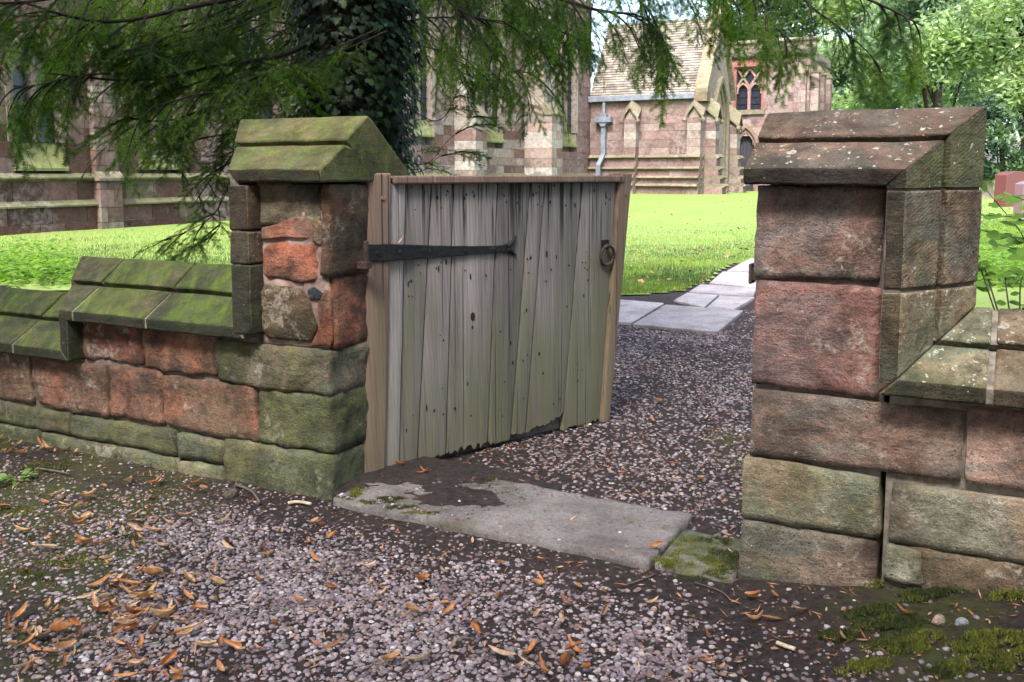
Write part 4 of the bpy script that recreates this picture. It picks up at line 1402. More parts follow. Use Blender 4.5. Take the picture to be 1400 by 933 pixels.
def gablet_buttress(root, a0, a1, pj, ztop, seed, axis='t', plane=None):
    plane = TP if plane is None else plane
    rg = random.Random(seed)
    o = OFFS[root]
    z = 1.9
    while z < ztop - 0.02:
        h = min(0.3, ztop - z)
        bx = (a0 + 0.003, a1 - 0.003, plane - pj, plane + 0.01) if axis == 't' else (plane - 0.01, plane + pj, a0 + 0.003, a1 - 0.003)
        link('buttress_stone', CUBE, root, (*rg.choice([C_PALE, C_PINK, (0.27, 0.245, 0.225), C_MAUVE]), 1), ((bx[0] + bx[1]) / 2 - o[0], (bx[2] + bx[3]) / 2 - o[1], z + h / 2 - o[2]), None, (bx[1] - bx[0], bx[3] - bx[2], h - 0.008))
        z += h
    c = (a0 + a1) / 2
    e = 0.10
    mb = MB()
    hh = 0.62
    for sgn in (-1, 1):                                   # two slopes of the gablet running back up to the wall
        q = []
        for (x, z_) in [(c + sgn * (c - a0 + e), ztop - 0.06), (c, ztop + 0.42)]:
            for d, lift in ((pj + 0.09, 0.0), (0.0, hh - 0.2)):
                for th in (0.0, 0.09):
                    zz = z_ + lift + th
                    q.append((x, plane - d, zz) if axis == 't' else (plane + d, x, zz))
        mb.add(q, [(0, 1, 3, 2), (4, 6, 7, 5), (0, 4, 5, 1), (2, 3, 7, 6), (1, 5, 7, 3), (0, 2, 6, 4)])
    part('gablet', mb.V, mb.F, M_CHTRIM, root, (*C_BUFF, 1))
    tri = MB()
    if axis == 't':
        tri.prism([(a0, ztop - 0.02), (a1, ztop - 0.02), (c, ztop + 0.40)], 't', plane - pj + 0.03, plane + 0.01)
    else:
        tri.prism([(a0, ztop - 0.02), (a1, ztop - 0.02), (c, ztop + 0.40)], 's', plane - 0.01, plane + pj - 0.03)
    part('gablet_face', tri.V, tri.F, M_CHTRIM, root, (*C_PALE, 1))
    for sgn in (-1, 1):
        x = c + sgn * (c - a0 + e)
        p = (x, plane - pj - 0.06, ztop - 0.08) if axis == 't' else (plane + pj + 0.06, x, ztop - 0.08)
        mb = MB().tube([(p[0], p[1], p[2] - 0.10), (p[0], p[1], p[2] - 0.02), (p[0], p[1], p[2] + 0.09)], [0.05, 0.09, 0.05], 7)
        part('carved_stop', mb.V, mb.F, M_CHTRIM, root, (*C_BUFF, 1))
    plinth_run(root, axis, plane, a0 - 0.03, a1 + 0.03, pj, 0.7)


gablet_buttress(po, -11.42, -10.93, 0.36, 3.30, 1)
gablet_buttress(po, -8.86, -8.33, 0.42, 3.30, 2)
gablet_buttress(po, TP + 0.05, TP + 0.55, 0.40, 3.25, 3, 's', PS1)
gablet_buttress(po, TP + TD - 0.55, TP + TD - 0.05, 0.42, 3.10, 4, 's', PS1)
# gable wall with pointed doorway
tm = TP + TD / 2
oh = (tm, 0.85, 0.0, 2.9, 4.55)
masonry(po, 's', PS1, TP, TP + TD, 1.92, ZE, 0.30, 0.55, [(oh[0], oh[1], oh[2], oh[3], oh[4])], 0.28, pal_porch, 22, 120, lambda a, z: a, mortar=False)
gb_ = MB().prism([(TP, ZE), (TP + TD, ZE), (tm, ZR_)], 's', PS1 - 0.28, PS1 - 0.01)
part('gable', gb_.V, gb_.F, M_CH, po, (*C_PALE, 1))
ou, mi_, op = arch_pts(tm, 1.12, 0.3, 2.9, 5.0), arch_pts(tm, 0.98, 0.3, 2.9, 4.78), arch_pts(tm, 0.82, 0.3, 2.9, 4.5)
mb = MB().strip(ou, mi_, 's', PS1 + 0.16, PS1 - 0.02).strip(mi_, op, 's', PS1 + 0.05, PS1 - 0.25)
part('door_arch', mb.V, mb.F, M_CHTRIM, po, (*C_BUFF, 1))
mb = MB().prism(op, 's', PS1 - 0.30, PS1 - 0.26)
part('doorway', mb.V, mb.F, M_DOOR, po)
# roof of small tiles in courses
half = TD / 2 + 0.12
run = math.hypot(half, ZR_ - ZE)
rows = 30
mb = MB()
rg = random.Random(9)
for side in (0, 1):
    for r_ in range(rows):
        f0, f1 = r_ / rows, min(1.0, (r_ + 1.35) / rows)
        x = PS0 + 0.02 - (0.1 if r_ % 2 else 0)
        while x < PS1 - 0.05:
            w = rg.uniform(0.17, 0.26)
            x1 = min(x + w, PS1 - 0.05)
            x0 = max(x, PS0)
            if x1 - x0 > 0.03:
                lift = rg.uniform(0.0, 0.012)
                def pt(xx, f_, n_):
                    t_ = TP - 0.12 + half * f_ if side == 0 else TP + TD + 0.12 - half * f_
                    return (xx, t_ - n_ * 0.85 * (1 if side == 0 else -1), ZE + 0.05 + (ZR_ - ZE) * f_ + n_ * 0.52)
                a = 0.045 + lift
                mb.add([pt(x0, f0, 0.0), pt(x1 - 0.006, f0, 0.0), pt(x1 - 0.006, f1, 0.0), pt(x0, f1, 0.0), pt(x0, f0, a), pt(x1 - 0.006, f0, a), pt(x1 - 0.006, f1, 0.012), pt(x0, f1, 0.012)], BOXF)
            x += w
    if side == 0:
        front_rows = None
tl = part('roof_tiles', mb.V, mb.F, M_TILE, po)
tl['kind'] = 'stuff'
mb = MB().prism([(TP - 0.08, ZE + 0.02), (tm, ZR_ + 0.0), (TP + TD + 0.08, ZE + 0.02)], 's', PS0, PS1 - 0.06)
part('roof', mb.V, mb.F, M_TILE, po)
# raking coping on the gable, cut in stones, with kneelers
for side in (0, 1):
    for i in range(6):
        f0, f1 = i / 6 + 0.004, (i + 1) / 6 - 0.004
        V = []
        for f_ in (f0, f1):
            t_ = TP - 0.28 + (half + 0.16) * f_ if side == 0 else TP + TD + 0.28 - (half + 0.16) * f_
            z_ = ZE + 0.02 + (ZR_ - ZE + 0.25) * f_
            for s_, n_ in ((PS1 - 0.36, 0.02), (PS1 + 0.14, 0.02), (PS1 + 0.14, 0.24), (PS1 - 0.36, 0.24)):
                V.append((s_, t_, z_ + n_))
        part('gable_coping', V, BOXF, M_CHTRIM, po, (0.25, 0.215, 0.15, 1), bevel=0.01)
mb = MB().box(PS1 - 0.36, PS1 + 0.14, TP - 0.34, TP + 0.1, ZE - 0.22, ZE + 0.12).prism([(TP - 0.30, ZE + 0.12), (TP + 0.02, ZE + 0.12), (TP - 0.14, ZE + 0.46)], 's', PS1 - 0.28, PS1 + 0.06)
part('kneeler', mb.V, mb.F, M_CHTRIM, po, (0.20, 0.15, 0.11, 1))
mb = MB().box(PS1 - 0.12, PS1 + 0.04, tm - 0.08, tm + 0.08, ZR_ + 0.2, ZR_ + 1.1).box(PS1 - 0.11, PS1 + 0.03, tm - 0.3, tm + 0.3, ZR_ + 0.72, ZR_ + 0.86)
part('gable_cross', mb.V, mb.F, M_CHTRIM, po, (*C_PALE, 1))
# lead gutter, hopper head and downpipe
mb = MB().box(PS0 - 0.02, PS1 + 0.05, TP - 0.22, TP - 0.02, ZE - 0.10, ZE + 0.11)
part('gutter', mb.V, mb.F, M_LEAD, po, bevel=0.01)
hp = MB().box(-12.72, -12.02, TP - 0.30, TP - 0.02, 3.20, 3.42).prism([(-12.58, 3.2), (-12.16, 3.2), (-12.30, 3.04), (-12.44, 3.04)], 't', TP - 0.26, TP - 0.04).box(-12.50, -12.24, TP - 0.26, TP - 0.05, 3.42, 3.56)
part('hopper_head', hp.V, hp.F, M_LEAD, po, bevel=0.012)
mb = MB().tube([(-12.37, TP - 0.12, ZE - 0.05), (-12.37, TP - 0.16, 3.5)], 0.07, 6).box(-12.46, -12.28, TP - 0.20, TP - 0.04, 1.98, 3.1)
mb.add([(-12.46, TP - 0.20, 1.98), (-12.28, TP - 0.20, 1.98), (-12.28, TP - 0.04, 1.98), (-12.46, TP - 0.04, 1.98), (-12.54, TP - 0.52, 1.5), (-12.36, TP - 0.52, 1.5), (-12.36, TP - 0.36, 1.5), (-12.54, TP - 0.36, 1.5)], BOXF)
mb.box(-12.54, -12.36, TP - 0.52, TP - 0.36, 0.3, 1.5)
part('downpipe', mb.V, mb.F, M_LEAD, po, bevel=0.008)

# ------------------------------------------------------------------ vestry at the back
TV = 40.0
ve = thing('church_vestry', 'flat-roofed pink stone vestry with arched dark door and square-headed window', 'church vestry', -7.4, TV + 2, 0.5)
VS0, VS1 = -13.0, -5.75


def pal_v(rg, a, z):
    if z > 4.6 and a < -7.5: return rg.choice([(0.25, 0.10, 0.095), (0.23, 0.095, 0.088), (0.26, 0.12, 0.11)])
    return rg.choice([C_PINK, (0.26, 0.20, 0.19), (0.25, 0.205, 0.185), (0.235, 0.18, 0.175), C_MAUVE])


masonry(ve, 't', TV, VS0, VS1, 0.3, 6.3, 0.36, 0.8, [(-8.43, 0.40, 0.0, 2.2, 3.0), (-8.36, 0.62, 4.0, 5.85, 5.86)], 0.3, pal_v, 31, 220, lambda a, z: -a)
part('wall_core', boxv(VS0, VS1, TV + 0.29, TV + 5, 0, 6.5), BOXF, M_CHMORTAR, ve)
ou, op = arch_pts(-8.43, 0.62, 0.3, 2.2, 3.42), arch_pts(-8.43, 0.40, 0.3, 2.2, 2.98)
mi_ = arch_pts(-8.43, 0.52, 0.3, 2.2, 3.2)
mb = MB().strip(ou, mi_, 't', TV - 0.12, TV + 0.05).strip(mi_, op, 't', TV - 0.03, TV + 0.25)
part('door_arch', mb.V, mb.F, M_CHTRIM, ve, (0.23, 0.145, 0.13, 1))
for i in range(4):
    x0, x1 = -8.83 + 0.2 * i + 0.004, -8.83 + 0.2 * (i + 1) - 0.004
    zt_ = [2.55, 2.95, 2.95, 2.55][i]
    zi = [2.86, 2.62, 2.62, 2.86][i]
    mb = MB().prism([(x0, 0.4), (x1, 0.4), (x1, 2.95 if i in (1, 2) and False else (2.6 if i == 3 else 2.86)), (x0, 2.6 if i == 0 else 2.86)], 't', TV + 0.2, TV + 0.25)
    part('door_plank', mb.V, mb.F, M_DOOR, ve)
mb = MB().prism(op, 't', TV + 0.255, TV + 0.27)
part('door', mb.V, mb.F, M_DOOR, ve)
# square headed window with crossing tracery
RS = (0.24, 0.10, 0.09)
wn_ = MB().box(-9.02, -7.70, TV - 0.10, TV + 0.04, 5.86, 6.0).box(-9.02, -8.92, TV - 0.02, TV + 0.22, 4.0, 5.86).box(-7.80, -7.70, TV - 0.02, TV + 0.22, 4.0, 5.86)
win = part('window', wn_.V, wn_.F, M_CHTRIM, ve, (*RS, 1))
part('pane', boxv(-8.93, -7.79, TV + 0.20, TV + 0.24, 4.0, 5.86), BOXF, M_GLASS, win, top=ve)
mb = MB().box(-8.42, -8.30, TV + 0.06, TV + 0.19, 4.0, 5.0)
for a, b_ in (((-8.92, 5.0), (-8.36, 5.8)), ((-8.36, 5.0), (-7.80, 5.8)), ((-8.92, 5.8), (-8.36, 5.0)), ((-8.36, 5.8), (-7.80, 5.0))):
    dx, dz = b_[0] - a[0], b_[1] - a[1]
    l_ = math.hypot(dx, dz)
    nx_, nz_ = -dz / l_ * 0.045, dx / l_ * 0.045
    mb.prism([(a[0] + nx_, a[1] + nz_), (b_[0] + nx_, b_[1] + nz_), (b_[0] - nx_, b_[1] - nz_), (a[0] - nx_, a[1] - nz_)], 't', TV + 0.07, TV + 0.18)
for c_ in (-8.64, -8.08):
    mb.strip(arch_pts(c_, 0.27, 4.7, 4.8, 5.2, 6), arch_pts(c_, 0.21, 4.7, 4.8, 5.1, 6), 't', TV + 0.06, TV + 0.17)
part('tracery', mb.V, mb.F, M_CHTRIM, win, (0.27, 0.165, 0.155, 1), top=ve)
mb = MB()
for z_ in (4.25, 4.55, 4.85): mb.box(-8.92, -7.80, TV + 0.17, TV + 0.195, z_ - 0.012, z_ + 0.012)
part('glazing_bars', mb.V, mb.F, M_IRON, win, top=ve)
mb = MB().prism([(-9.1, 3.98), (-7.62, 3.98), (-7.62, 3.78), (-9.1, 3.78)], 't', TV - 0.12, TV + 0.05)
part('sill', mb.V, mb.F, M_CHTRIM, win, (*C_BUFF, 1), top=ve)
course(ve, 't', TV, VS0, VS1 + 0.2, [(0.0, 6.18), (0.10, 6.22), (0.16, 6.30), (0.16, 6.36), (0.0, 6.42)], 'cornice', (0.075, 0.058, 0.058), 1.4)
course(ve, 't', TV, VS0, VS1 + 0.2, [(-0.3, 6.42), (0.03, 6.42), (0.03, 6.86), (-0.3, 6.86)], 'parapet', (0.18, 0.145, 0.135), 0.9)
course(ve, 't', TV, VS0, VS1 + 0.2, [(-0.35, 6.86), (0.12, 6.86), (0.12, 6.94), (-0.1, 7.02), (-0.35, 6.94)], 'parapet_coping', C_PALE, 1.1)
mb = MB()
x = -9.3
while x < VS1:
    mb.strip(arch_pts(x, 0.17, 6.47, 6.5, 6.78, 4), arch_pts(x, 0.10, 6.47, 6.5, 6.68, 4), 't', TV - 0.075, TV - 0.02)
    x += 0.38
o = part('parapet_carving', mb.V, mb.F, M_CHTRIM, ve, (0.19, 0.155, 0.145, 1))
buttress(ve, 't', TV, -6.35, -5.85, [(0.5, 3.3), (0.32, 5.4)], 0.3, pal_v, 41)
for i_, (t0, pj) in enumerate(((TV + 0.2, 0.55), (TV + 1.6, 0.55), (TV + 3.2, 0.55))):
    buttress(ve, 's', VS1, t0, t0 + 0.5, [(pj, 3.3 + 0.1 * i_), (pj * 0.6, 5.5)], 0.3, pal_v, 50 + i_)
masonry(ve, 's', VS1, TV, TV + 5, 0.3, 6.3, 0.36, 0.8, [], 0.3, pal_v, 33, 0, lambda a, z: a, mortar=False)

# ================================================================== trees
def rot_basis(d, up=(0, 0, 1), roll=0.0):
    """matrix with columns x=d, y=side, z=normal"""
    d = np.asarray(d, float); d = d / np.linalg.norm(d)
    up = np.asarray(up, float)
    y = np.cross(up, d)
    if np.linalg.norm(y) < 1e-4: y = np.cross((1, 0, 0), d)
    y /= np.linalg.norm(y)
    z = np.cross(d, y)
    c, s_ = math.cos(roll), math.sin(roll)
    y2 = y * c + z * s_
    z2 = np.cross(d, y2)
    return np.stack([d, y2, z2], 1)


def yew_spray(seed, L=0.30, nsh=9, nl=0.024, coarse=False):
    """flat feathery yew spray along +x drooping to -z: needles are single triangles, twigs thin"""
    rg = random.Random(seed)
    V, F = [], []

    def needle(p, d, n_):
        a = np.cross(d, n_); a /= np.linalg.norm(a) + 1e-9
        w = 0.0033 if not coarse else 0.008
        i = len(V)
        ln = nl * rg.uniform(0.75, 1.1) * (1 if not coarse else 3.0)
        V.extend([p - a * w, p + a * w, p + d * ln + n_ * rg.uniform(-0.15, 0.15) * ln])
        F.append((i, i + 1, i + 2))

    def shoot(p0, d0, ln, n_):
        step = 0.0088 if not coarse else 0.03
        k = max(2, int(ln / step))
        p = np.array(p0, float); d = np.array(d0, float)
        i = len(V)
        for q in range(k):
            side = np.cross(n_, d)
            for sg in (-1, 1):
                dd = d * 0.55 + side * sg * 0.85
                needle(p, dd / np.linalg.norm(dd), n_)
            d = d + np.array([0, 0, -0.018 * (1 if not coarse else 4)])
            d /= np.linalg.norm(d)
            p = p + d * (ln / k)
        a = np.cross(d, n_) * 0.0012
        j = len(V)
        V.extend([np.array(p0) - a, np.array(p0) + a, p])
        F.append((j, j + 1, j + 2))
        return p

    n_ = np.array([0, 0, 1.0])
    p = np.zeros(3)
    d = np.array([1.0, 0, 0])
    seg = L / nsh
    for q in range(nsh):
        sg = 1 if q % 2 else -1
        ln = L * (0.42 * (1 - q / nsh * 0.75)) * rg.uniform(0.7, 1.2)
        dd = d * 0.72 + np.array([0, sg, 0]) * 0.7 + np.array([0, 0, rg.uniform(-0.25, 0.1)])
        shoot(p, dd / np.linalg.norm(dd), ln, n_)
        p2 = shoot(p, d, seg, n_)
        d = d + np.array([0, rg.uniform(-0.08, 0.08), -0.05])
        d /= np.linalg.norm(d)
        p = p2
    return np.array(V), np.array(F)


SPRAYS = [yew_spray(i, 0.26 + 0.03 * (i % 3), 8) for i in range(5)]
COARSE = [yew_spray(40 + i, 0.5, 6, coarse=True) for i in range(3)]


def join_instances(tmpl, inst):
    """inst: list of (template index, origin, 3x3 basis, scale)"""
    Vs, Fs = [], []
    n = 0
    for k, o, B_, sc_ in inst:
        V, F = tmpl[k]
        Vs.append((V * sc_) @ B_.T + np.asarray(o))
        Fs.append(F + n)
        n += len(V)
    return np.concatenate(Vs), np.concatenate(Fs)


yrg = random.Random(21)
tp0 = at(486, 200, 6.0)
TRX, TRY = tp0.x, tp0.y
tz = ground_z(TRX, TRY, False)
yew = thing('yew_tree', 'dark ivy-clad yew tree with drooping feathery branches above the gate', 'tree', world_loc=Vector((TRX, TRY, tz)), rotz=0)
OFFS[yew] = (TRX, TRY, tz)
# trunk with ribs
V, F = [], []
K = 22
prof = [(-0.1, 0.42), (0.2, 0.34), (0.6, 0.29), (1.2, 0.26), (2.0, 0.27), (3.0, 0.28), (4.2, 0.22), (5.5, 0.15), (7.5, 0.05)]
for z_, r_ in prof:
    for j in range(K):
        a = 2 * math.pi * j / K
        rr = r_ * (1 + 0.16 * mnoise.noise(Vector((math.cos(a) * 1.6, math.sin(a) * 1.6, z_ * 0.35))) + 0.07 * math.sin(a * 5 + z_))
        V.append((TRX + rr * math.cos(a) + 0.03 * math.sin(z_), TRY + rr * math.sin(a), tz + z_))
for i in range(len(prof) - 1):
    for j in range(K):
        F.append((i * K + j, i * K + (j + 1) % K, (i + 1) * K + (j + 1) % K, (i + 1) * K + j))
part('trunk', V, F, M_BARK, yew, smooth=True)

limbs_mb = MB()
inst = []
LIMIT = 9.9


def cr(pts, n=10):
    """smooth curve through points"""
    P = [pts[0]] + list(pts) + [pts[-1]]
    out = []
    for i in range(1, len(P) - 2):
        for k in range(n):
            u = k / n
            a, b_, c, d = P[i - 1], P[i], P[i + 1], P[i + 2]
            out.append(0.5 * ((2 * b_) + (c - a) * u + (2 * a - 5 * b_ + 4 * c - d) * u * u + (3 * b_ - a - 3 * c + d) * u ** 3))
    out.append(P[-2])
    return out


def limb(pts, r0, r1, nsub, sub_len, hang, dens=1.0, start=0.25, size=1.0):
    """branch through points; twigs leave it and carry sprays. hang 0 = spreading, 1 = hanging straight down"""
    C = cr([Vector(p) for p in pts])
    k = len(C)
    limbs_mb.tube(C, [0.62 * (r0 + (r1 - r0) * (i / (k - 1)) ** 0.6) for i in range(k)], 6)
    for q in range(nsub):
        f_ = start + (1 - start) * (q + yrg.random()) / nsub
        i = min(k - 2, int(f_ * (k - 1)))
        p = C[i]
        d = (C[i + 1] - C[i]).normalized()
        side = d.cross(Vector((0, 0, 1))).normalized() * yrg.choice((-1, 1))
        out = (d * yrg.uniform(0.3, 0.9) + side * yrg.uniform(0.3, 1.0) * (1 - hang * 0.6) + Vector((0, 0, yrg.uniform(-0.25, 0.1)))).normalized()
        ln = sub_len * yrg.uniform(0.6, 1.25)
        pts2 = [p]
        dd = out
        m = 6
        for j in range(m):
            dd = (dd + Vector((yrg.uniform(-0.12, 0.12), yrg.uniform(-0.12, 0.12), -0.42 * hang - 0.03))).normalized()
            pts2.append(pts2[-1] + dd * ln / m)
        limbs_mb.tube(pts2, [0.006 - 0.004 * j / m for j in range(m + 1)], 4, cap=False)
        ns = max(3, int(ln / 0.062 * dens))
        for j in range(ns):
            g = (j + yrg.random() * 0.8) / ns
            if g < 0.08: continue
            a = min(m - 1, int(g * m))
            pp = pts2[a].lerp(pts2[a + 1], g * m - a)
            td = (pts2[a + 1] - pts2[a]).normalized()
            sd_ = td.cross(Vector((0, 0, 1)) if abs(td.z) < 0.9 else Vector((yrg.uniform(-1, 1), yrg.uniform(-1, 1), 0.01))).normalized()
            sg = 1 if j % 2 else -1
            dr = (td * 0.6 + sd_ * sg * yrg.uniform(0.3, 0.9) + Vector((0, 0, -0.75 * hang * yrg.uniform(0.5, 1.3)))).normalized()
            inst.append((yrg.randrange(5), pp, rot_basis(dr, roll=yrg.uniform(-0.7, 0.7) + (yrg.uniform(-1.2, 1.2) * hang)), size * yrg.uniform(0.55, 1.0)))


TR = lambda z_: Vector((TRX, TRY, z_))
A = at
# hanging branches right of the trunk, towards the porch and the far trees
limb([TR(3.0), A(640, -90, 5.7), A(720, -25, 5.4), A(800, 10, 5.2), A(870, 20, 5.0)], 0.05, 0.008, 15, 0.34, 0.55)
limb([TR(2.7), A(600, -30, 5.9), A(650, 40, 5.7), A(690, 90, 5.5), A(725, 100, 5.4)], 0.032, 0.005, 11, 0.26, 0.5)
limb([TR(2.4), A(590, 30, 6.0), A(620, 80, 5.9), A(680, 105, 5.8)], 0.022, 0.004, 8, 0.22, 0.5)
limb([TR(3.3), A(720, -110, 5.3), A(830, -55, 5.0), A(930, -25, 4.8), A(1010, -25, 4.7)], 0.045, 0.006, 13, 0.30, 0.65, 0.8)
limb([TR(3.3), A(760, -140, 5.0), A(900, -80, 4.7), A(1020, -20, 4.6), A(1055, 30, 4.5)], 0.04, 0.006, 9, 0.28, 0.85, 0.8)
limb([TR(3.5), A(800, -170, 4.8), A(980, -80, 4.5), A(1110, -30, 4.4), A(1200, 5, 4.35), A(1262, 36, 4.3)], 0.04, 0.005, 13, 0.20, 0.85, 0.8)
limb([A(1060, -60, 4.5), A(1100, 0, 4.45), A(1150, 40, 4.4), A(1185, 70, 4.4), A(1205, 95, 4.35)], 0.014, 0.003, 6, 0.14, 0.8, 0.8, start=0.2)
limb([A(940, -60, 4.8), A(1000, 0, 4.75), A(1050, 30, 4.7), A(1080, 55, 4.7)], 0.014, 0.003, 6, 0.2, 0.85, 0.8, start=0.2)
limb([A(860, -20, 5.0), A(890, 20, 5.0), A(905, 50, 5.0)], 0.009, 0.003, 6, 0.26, 0.95, start=0.2)
limb([TR(3.2), A(680, -120, 6.6), A(780, -60, 6.9), A(850, -30, 7.0), A(900, -20, 7.0)], 0.04, 0.006, 8, 0.36, 0.6)
limb([TR(3.0), A(640, -70, 6.9), A(700, -20, 7.2), A(770, 15, 7.3)], 0.035, 0.006, 11, 0.42, 0.6)
# bare thin twigs right of the trunk
limb([TR(1.9), A(590, 165, 5.9), A(630, 120, 5.9), A(660, 110, 5.9)], 0.008, 0.002, 3, 0.16, 0.2, 0.5)
limb([TR(1.35), A(575, 225, 5.8), A(610, 195, 5.8), A(650, 158, 5.7)], 0.007, 0.002, 4, 0.2, 0.1, 0.55)
limb([TR(1.2), A(570, 236, 5.9), A(600, 215, 5.9), A(640, 205, 5.8)], 0.006, 0.002, 3, 0.18, 0.1, 0.55)
# left side: dark spreading branches
limb([TR(2.6), A(380, -20, 5.6), A(260, 10, 5.2), A(140, 30, 4.9), A(20, 0, 4.7)], 0.05, 0.008, 13, 0.42, 0.3)
limb([TR(2.2), A(400, 70, 5.6), A(300, 90, 5.2), A(190, 110, 4.9), A(60, 100, 4.7)], 0.04, 0.006, 11, 0.34, 0.25)
limb([TR(1.9), A(390, 130, 5.6), A(310, 140, 5.3), A(230, 165, 5.1), A(170, 160, 5.0)], 0.03, 0.005, 10, 0.32, 0.25)
limb([TR(2.9), A(330, -60, 5.4), A(180, -30, 5.0), A(60, 0, 4.7), A(-40, 5, 4.5)], 0.04, 0.007, 11, 0.42, 0.35)
limb([TR(3.2), A(380, -110, 6.6), A(240, -60, 6.9), A(100, -30, 7.1)], 0.04, 0.007, 13, 0.7, 0.55)
limb([TR(2.9), A(400, -30, 6.9), A(320, 10, 7.4), A(230, 30, 7.7), A(120, 40, 7.9)], 0.035, 0.006, 13, 0.6, 0.5)
limb([TR(2.5), A(420, 20, 7.0), A(350, 60, 7.6), A(280, 70, 8.0)], 0.03, 0.005, 10, 0.5, 0.5)
limb([TR(1.7), A(400, 160, 5.5), A(330, 180, 5.2), A(270, 190, 5.0), A(235, 200, 4.9)], 0.02, 0.004, 8, 0.26, 0.08, 0.7)
limb([A(150, 100, 4.8), A(100, 105, 4.7), A(60, 115, 4.6), A(20, 120, 4.55)], 0.010, 0.003, 9, 0.26, 0.6, start=0.1)
# low twig hanging over the lawn beside the left pier
limb([TR(1.5), A(380, 200, 5.5), A(310, 225, 5.2), A(285, 250, 5.1), A(262, 285, 5.0)], 0.016, 0.004, 4, 0.2, 0.1, 0.45, start=0.5)
limb([A(330, 215, 5.3), A(310, 262, 5.2), A(285, 300, 5.1), A(225, 330, 5.0)], 0.010, 0.003, 4, 0.16, 0.1, 0.6, start=0.5)
limb([A(318, 240, 5.2), A(300, 280, 5.2), A(300, 310, 5.15), A(280, 330, 5.1)], 0.007, 0.003, 3, 0.12, 0.1, 0.6, start=0.5)
limb([TR(1.6), A(400, 190, 5.6), A(340, 200, 5.5), A(300, 215, 5.4)], 0.014, 0.004, 6, 0.22, 0.05, 0.6)
# more of the dark inner foliage round the trunk and the lit outer sprays at the left
for i in range(26):
    a_ = yrg.choice((yrg.uniform(2.3, 3.7), yrg.uniform(5.9, 7.0), yrg.uniform(0.8, 2.3)))
    z_ = yrg.uniform(1.8, 3.0)
    p0 = Vector((TRX, TRY, z_))
    dv = Vector((math.cos(a_), math.sin(a_), 0))
    limb([p0, p0 + dv * 0.45 + Vector((0, 0, 0.12)), p0 + dv * 0.9 + Vector((0, 0, 0.10)), p0 + dv * yrg.uniform(1.1, 1.5)], 0.016, 0.003, 7, 0.36, 0.5, 0.9, start=0.25)
limb([TR(3.0), A(330, -50, 6.0), A(200, -10, 6.0), A(90, 20, 6.0), A(-10, 20, 5.9)], 0.04, 0.006, 12, 0.42, 0.5)
limb([TR(2.7), A(360, 10, 6.4), A(270, 40, 6.6), A(160, 45, 6.8), A(80, 40, 6.9)], 0.035, 0.006, 12, 0.42, 0.5)
limb([TR(2.4), A(380, 70, 6.6), A(320, 90, 7.0), A(250, 105, 7.2)], 0.025, 0.005, 10, 0.4, 0.5)
limb([TR(2.1), A(400, 100, 5.3), A(340, 120, 4.9), A(270, 130, 4.7), A(200, 150, 4.6)], 0.025, 0.005, 12, 0.36, 0.4)
limb([TR(2.8), A(590, -20, 5.2), A(640, 20, 5.0), A(690, 30, 4.9)], 0.025, 0.005, 8, 0.28, 0.55)
limb([TR(3.1), A(620, -60, 6.5), A(700, 0, 6.3), A(760, 40, 6.2), A(790, 50, 6.2)], 0.03, 0.005, 11, 0.30, 0.6)
for i in range(9):                                    # dark layered sprays at the left, nearer than the lit ones behind
    u_, v_ = yrg.uniform(190, 400), yrg.uniform(30, 150)
    Y_ = yrg.uniform(4.9, 5.5)
    limb([A(u_ + 130, v_ - 45, Y_ + 0.5), A(u_ + 60, v_ - 15, Y_ + 0.2), A(u_, v_, Y_), A(u_ - 60, v_ + 22, Y_ - 0.2)], 0.010, 0.003, 9, 0.26, 0.15, 0.9, start=0.1)
V, F = join_instances(SPRAYS, inst)
part('needles', V, F, M_YEW, yew)
part('branches', limbs_mb.V, limbs_mb.F, M_TWIG, yew, smooth=True)

# the rest of the crown, above the picture: it shades the gate
inst = []
while len(inst) < 1100:
    x, y, z_ = yrg.uniform(-5.5, 4.2), yrg.uniform(-0.5, 7.0), yrg.uniform(2.45, 5.0)
    if (x > 0.6 or y < 3.0) and yrg.random() < 0.8: continue
    if ((x + 0.8) / 5.2) ** 2 + ((y - 4.2) / 5.2) ** 2 + ((z_ - 2.2) / 3.2) ** 2 > 1: continue
    if z_ < CAM_H + 0.215 * y + 0.5: continue
    out = Vector((x - TRX, y - TRY, -0.3))
    inst.append((yrg.randrange(3), (x, y, z_), rot_basis(out.normalized(), roll=yrg.uniform(-0.8, 0.8)), yrg.uniform(0.9, 1.5)))
V, F = join_instances(COARSE, inst)
part('crown', V, F, M_YEW, yew)

# ivy on the trunk
def leaf5(w=1.0):
    """ivy leaf in the xy plane, stalk at the origin, five points"""
    P = [(0, 0, 0), (0.42, -0.12, 0.02), (0.50, 0.28, -0.05), (0.30, 0.42, 0.0), (0.26, 0.72, 0.0), (0, 1.0, -0.08), (-0.26, 0.72, 0.0), (-0.30, 0.42, 0.0), (-0.50, 0.28, -0.05), (-0.42, -0.12, 0.02), (0, 0.45, 0.07)]
    return np.array(P), np.array([(10, i, (i + 1) % 10) for i in range(10)])


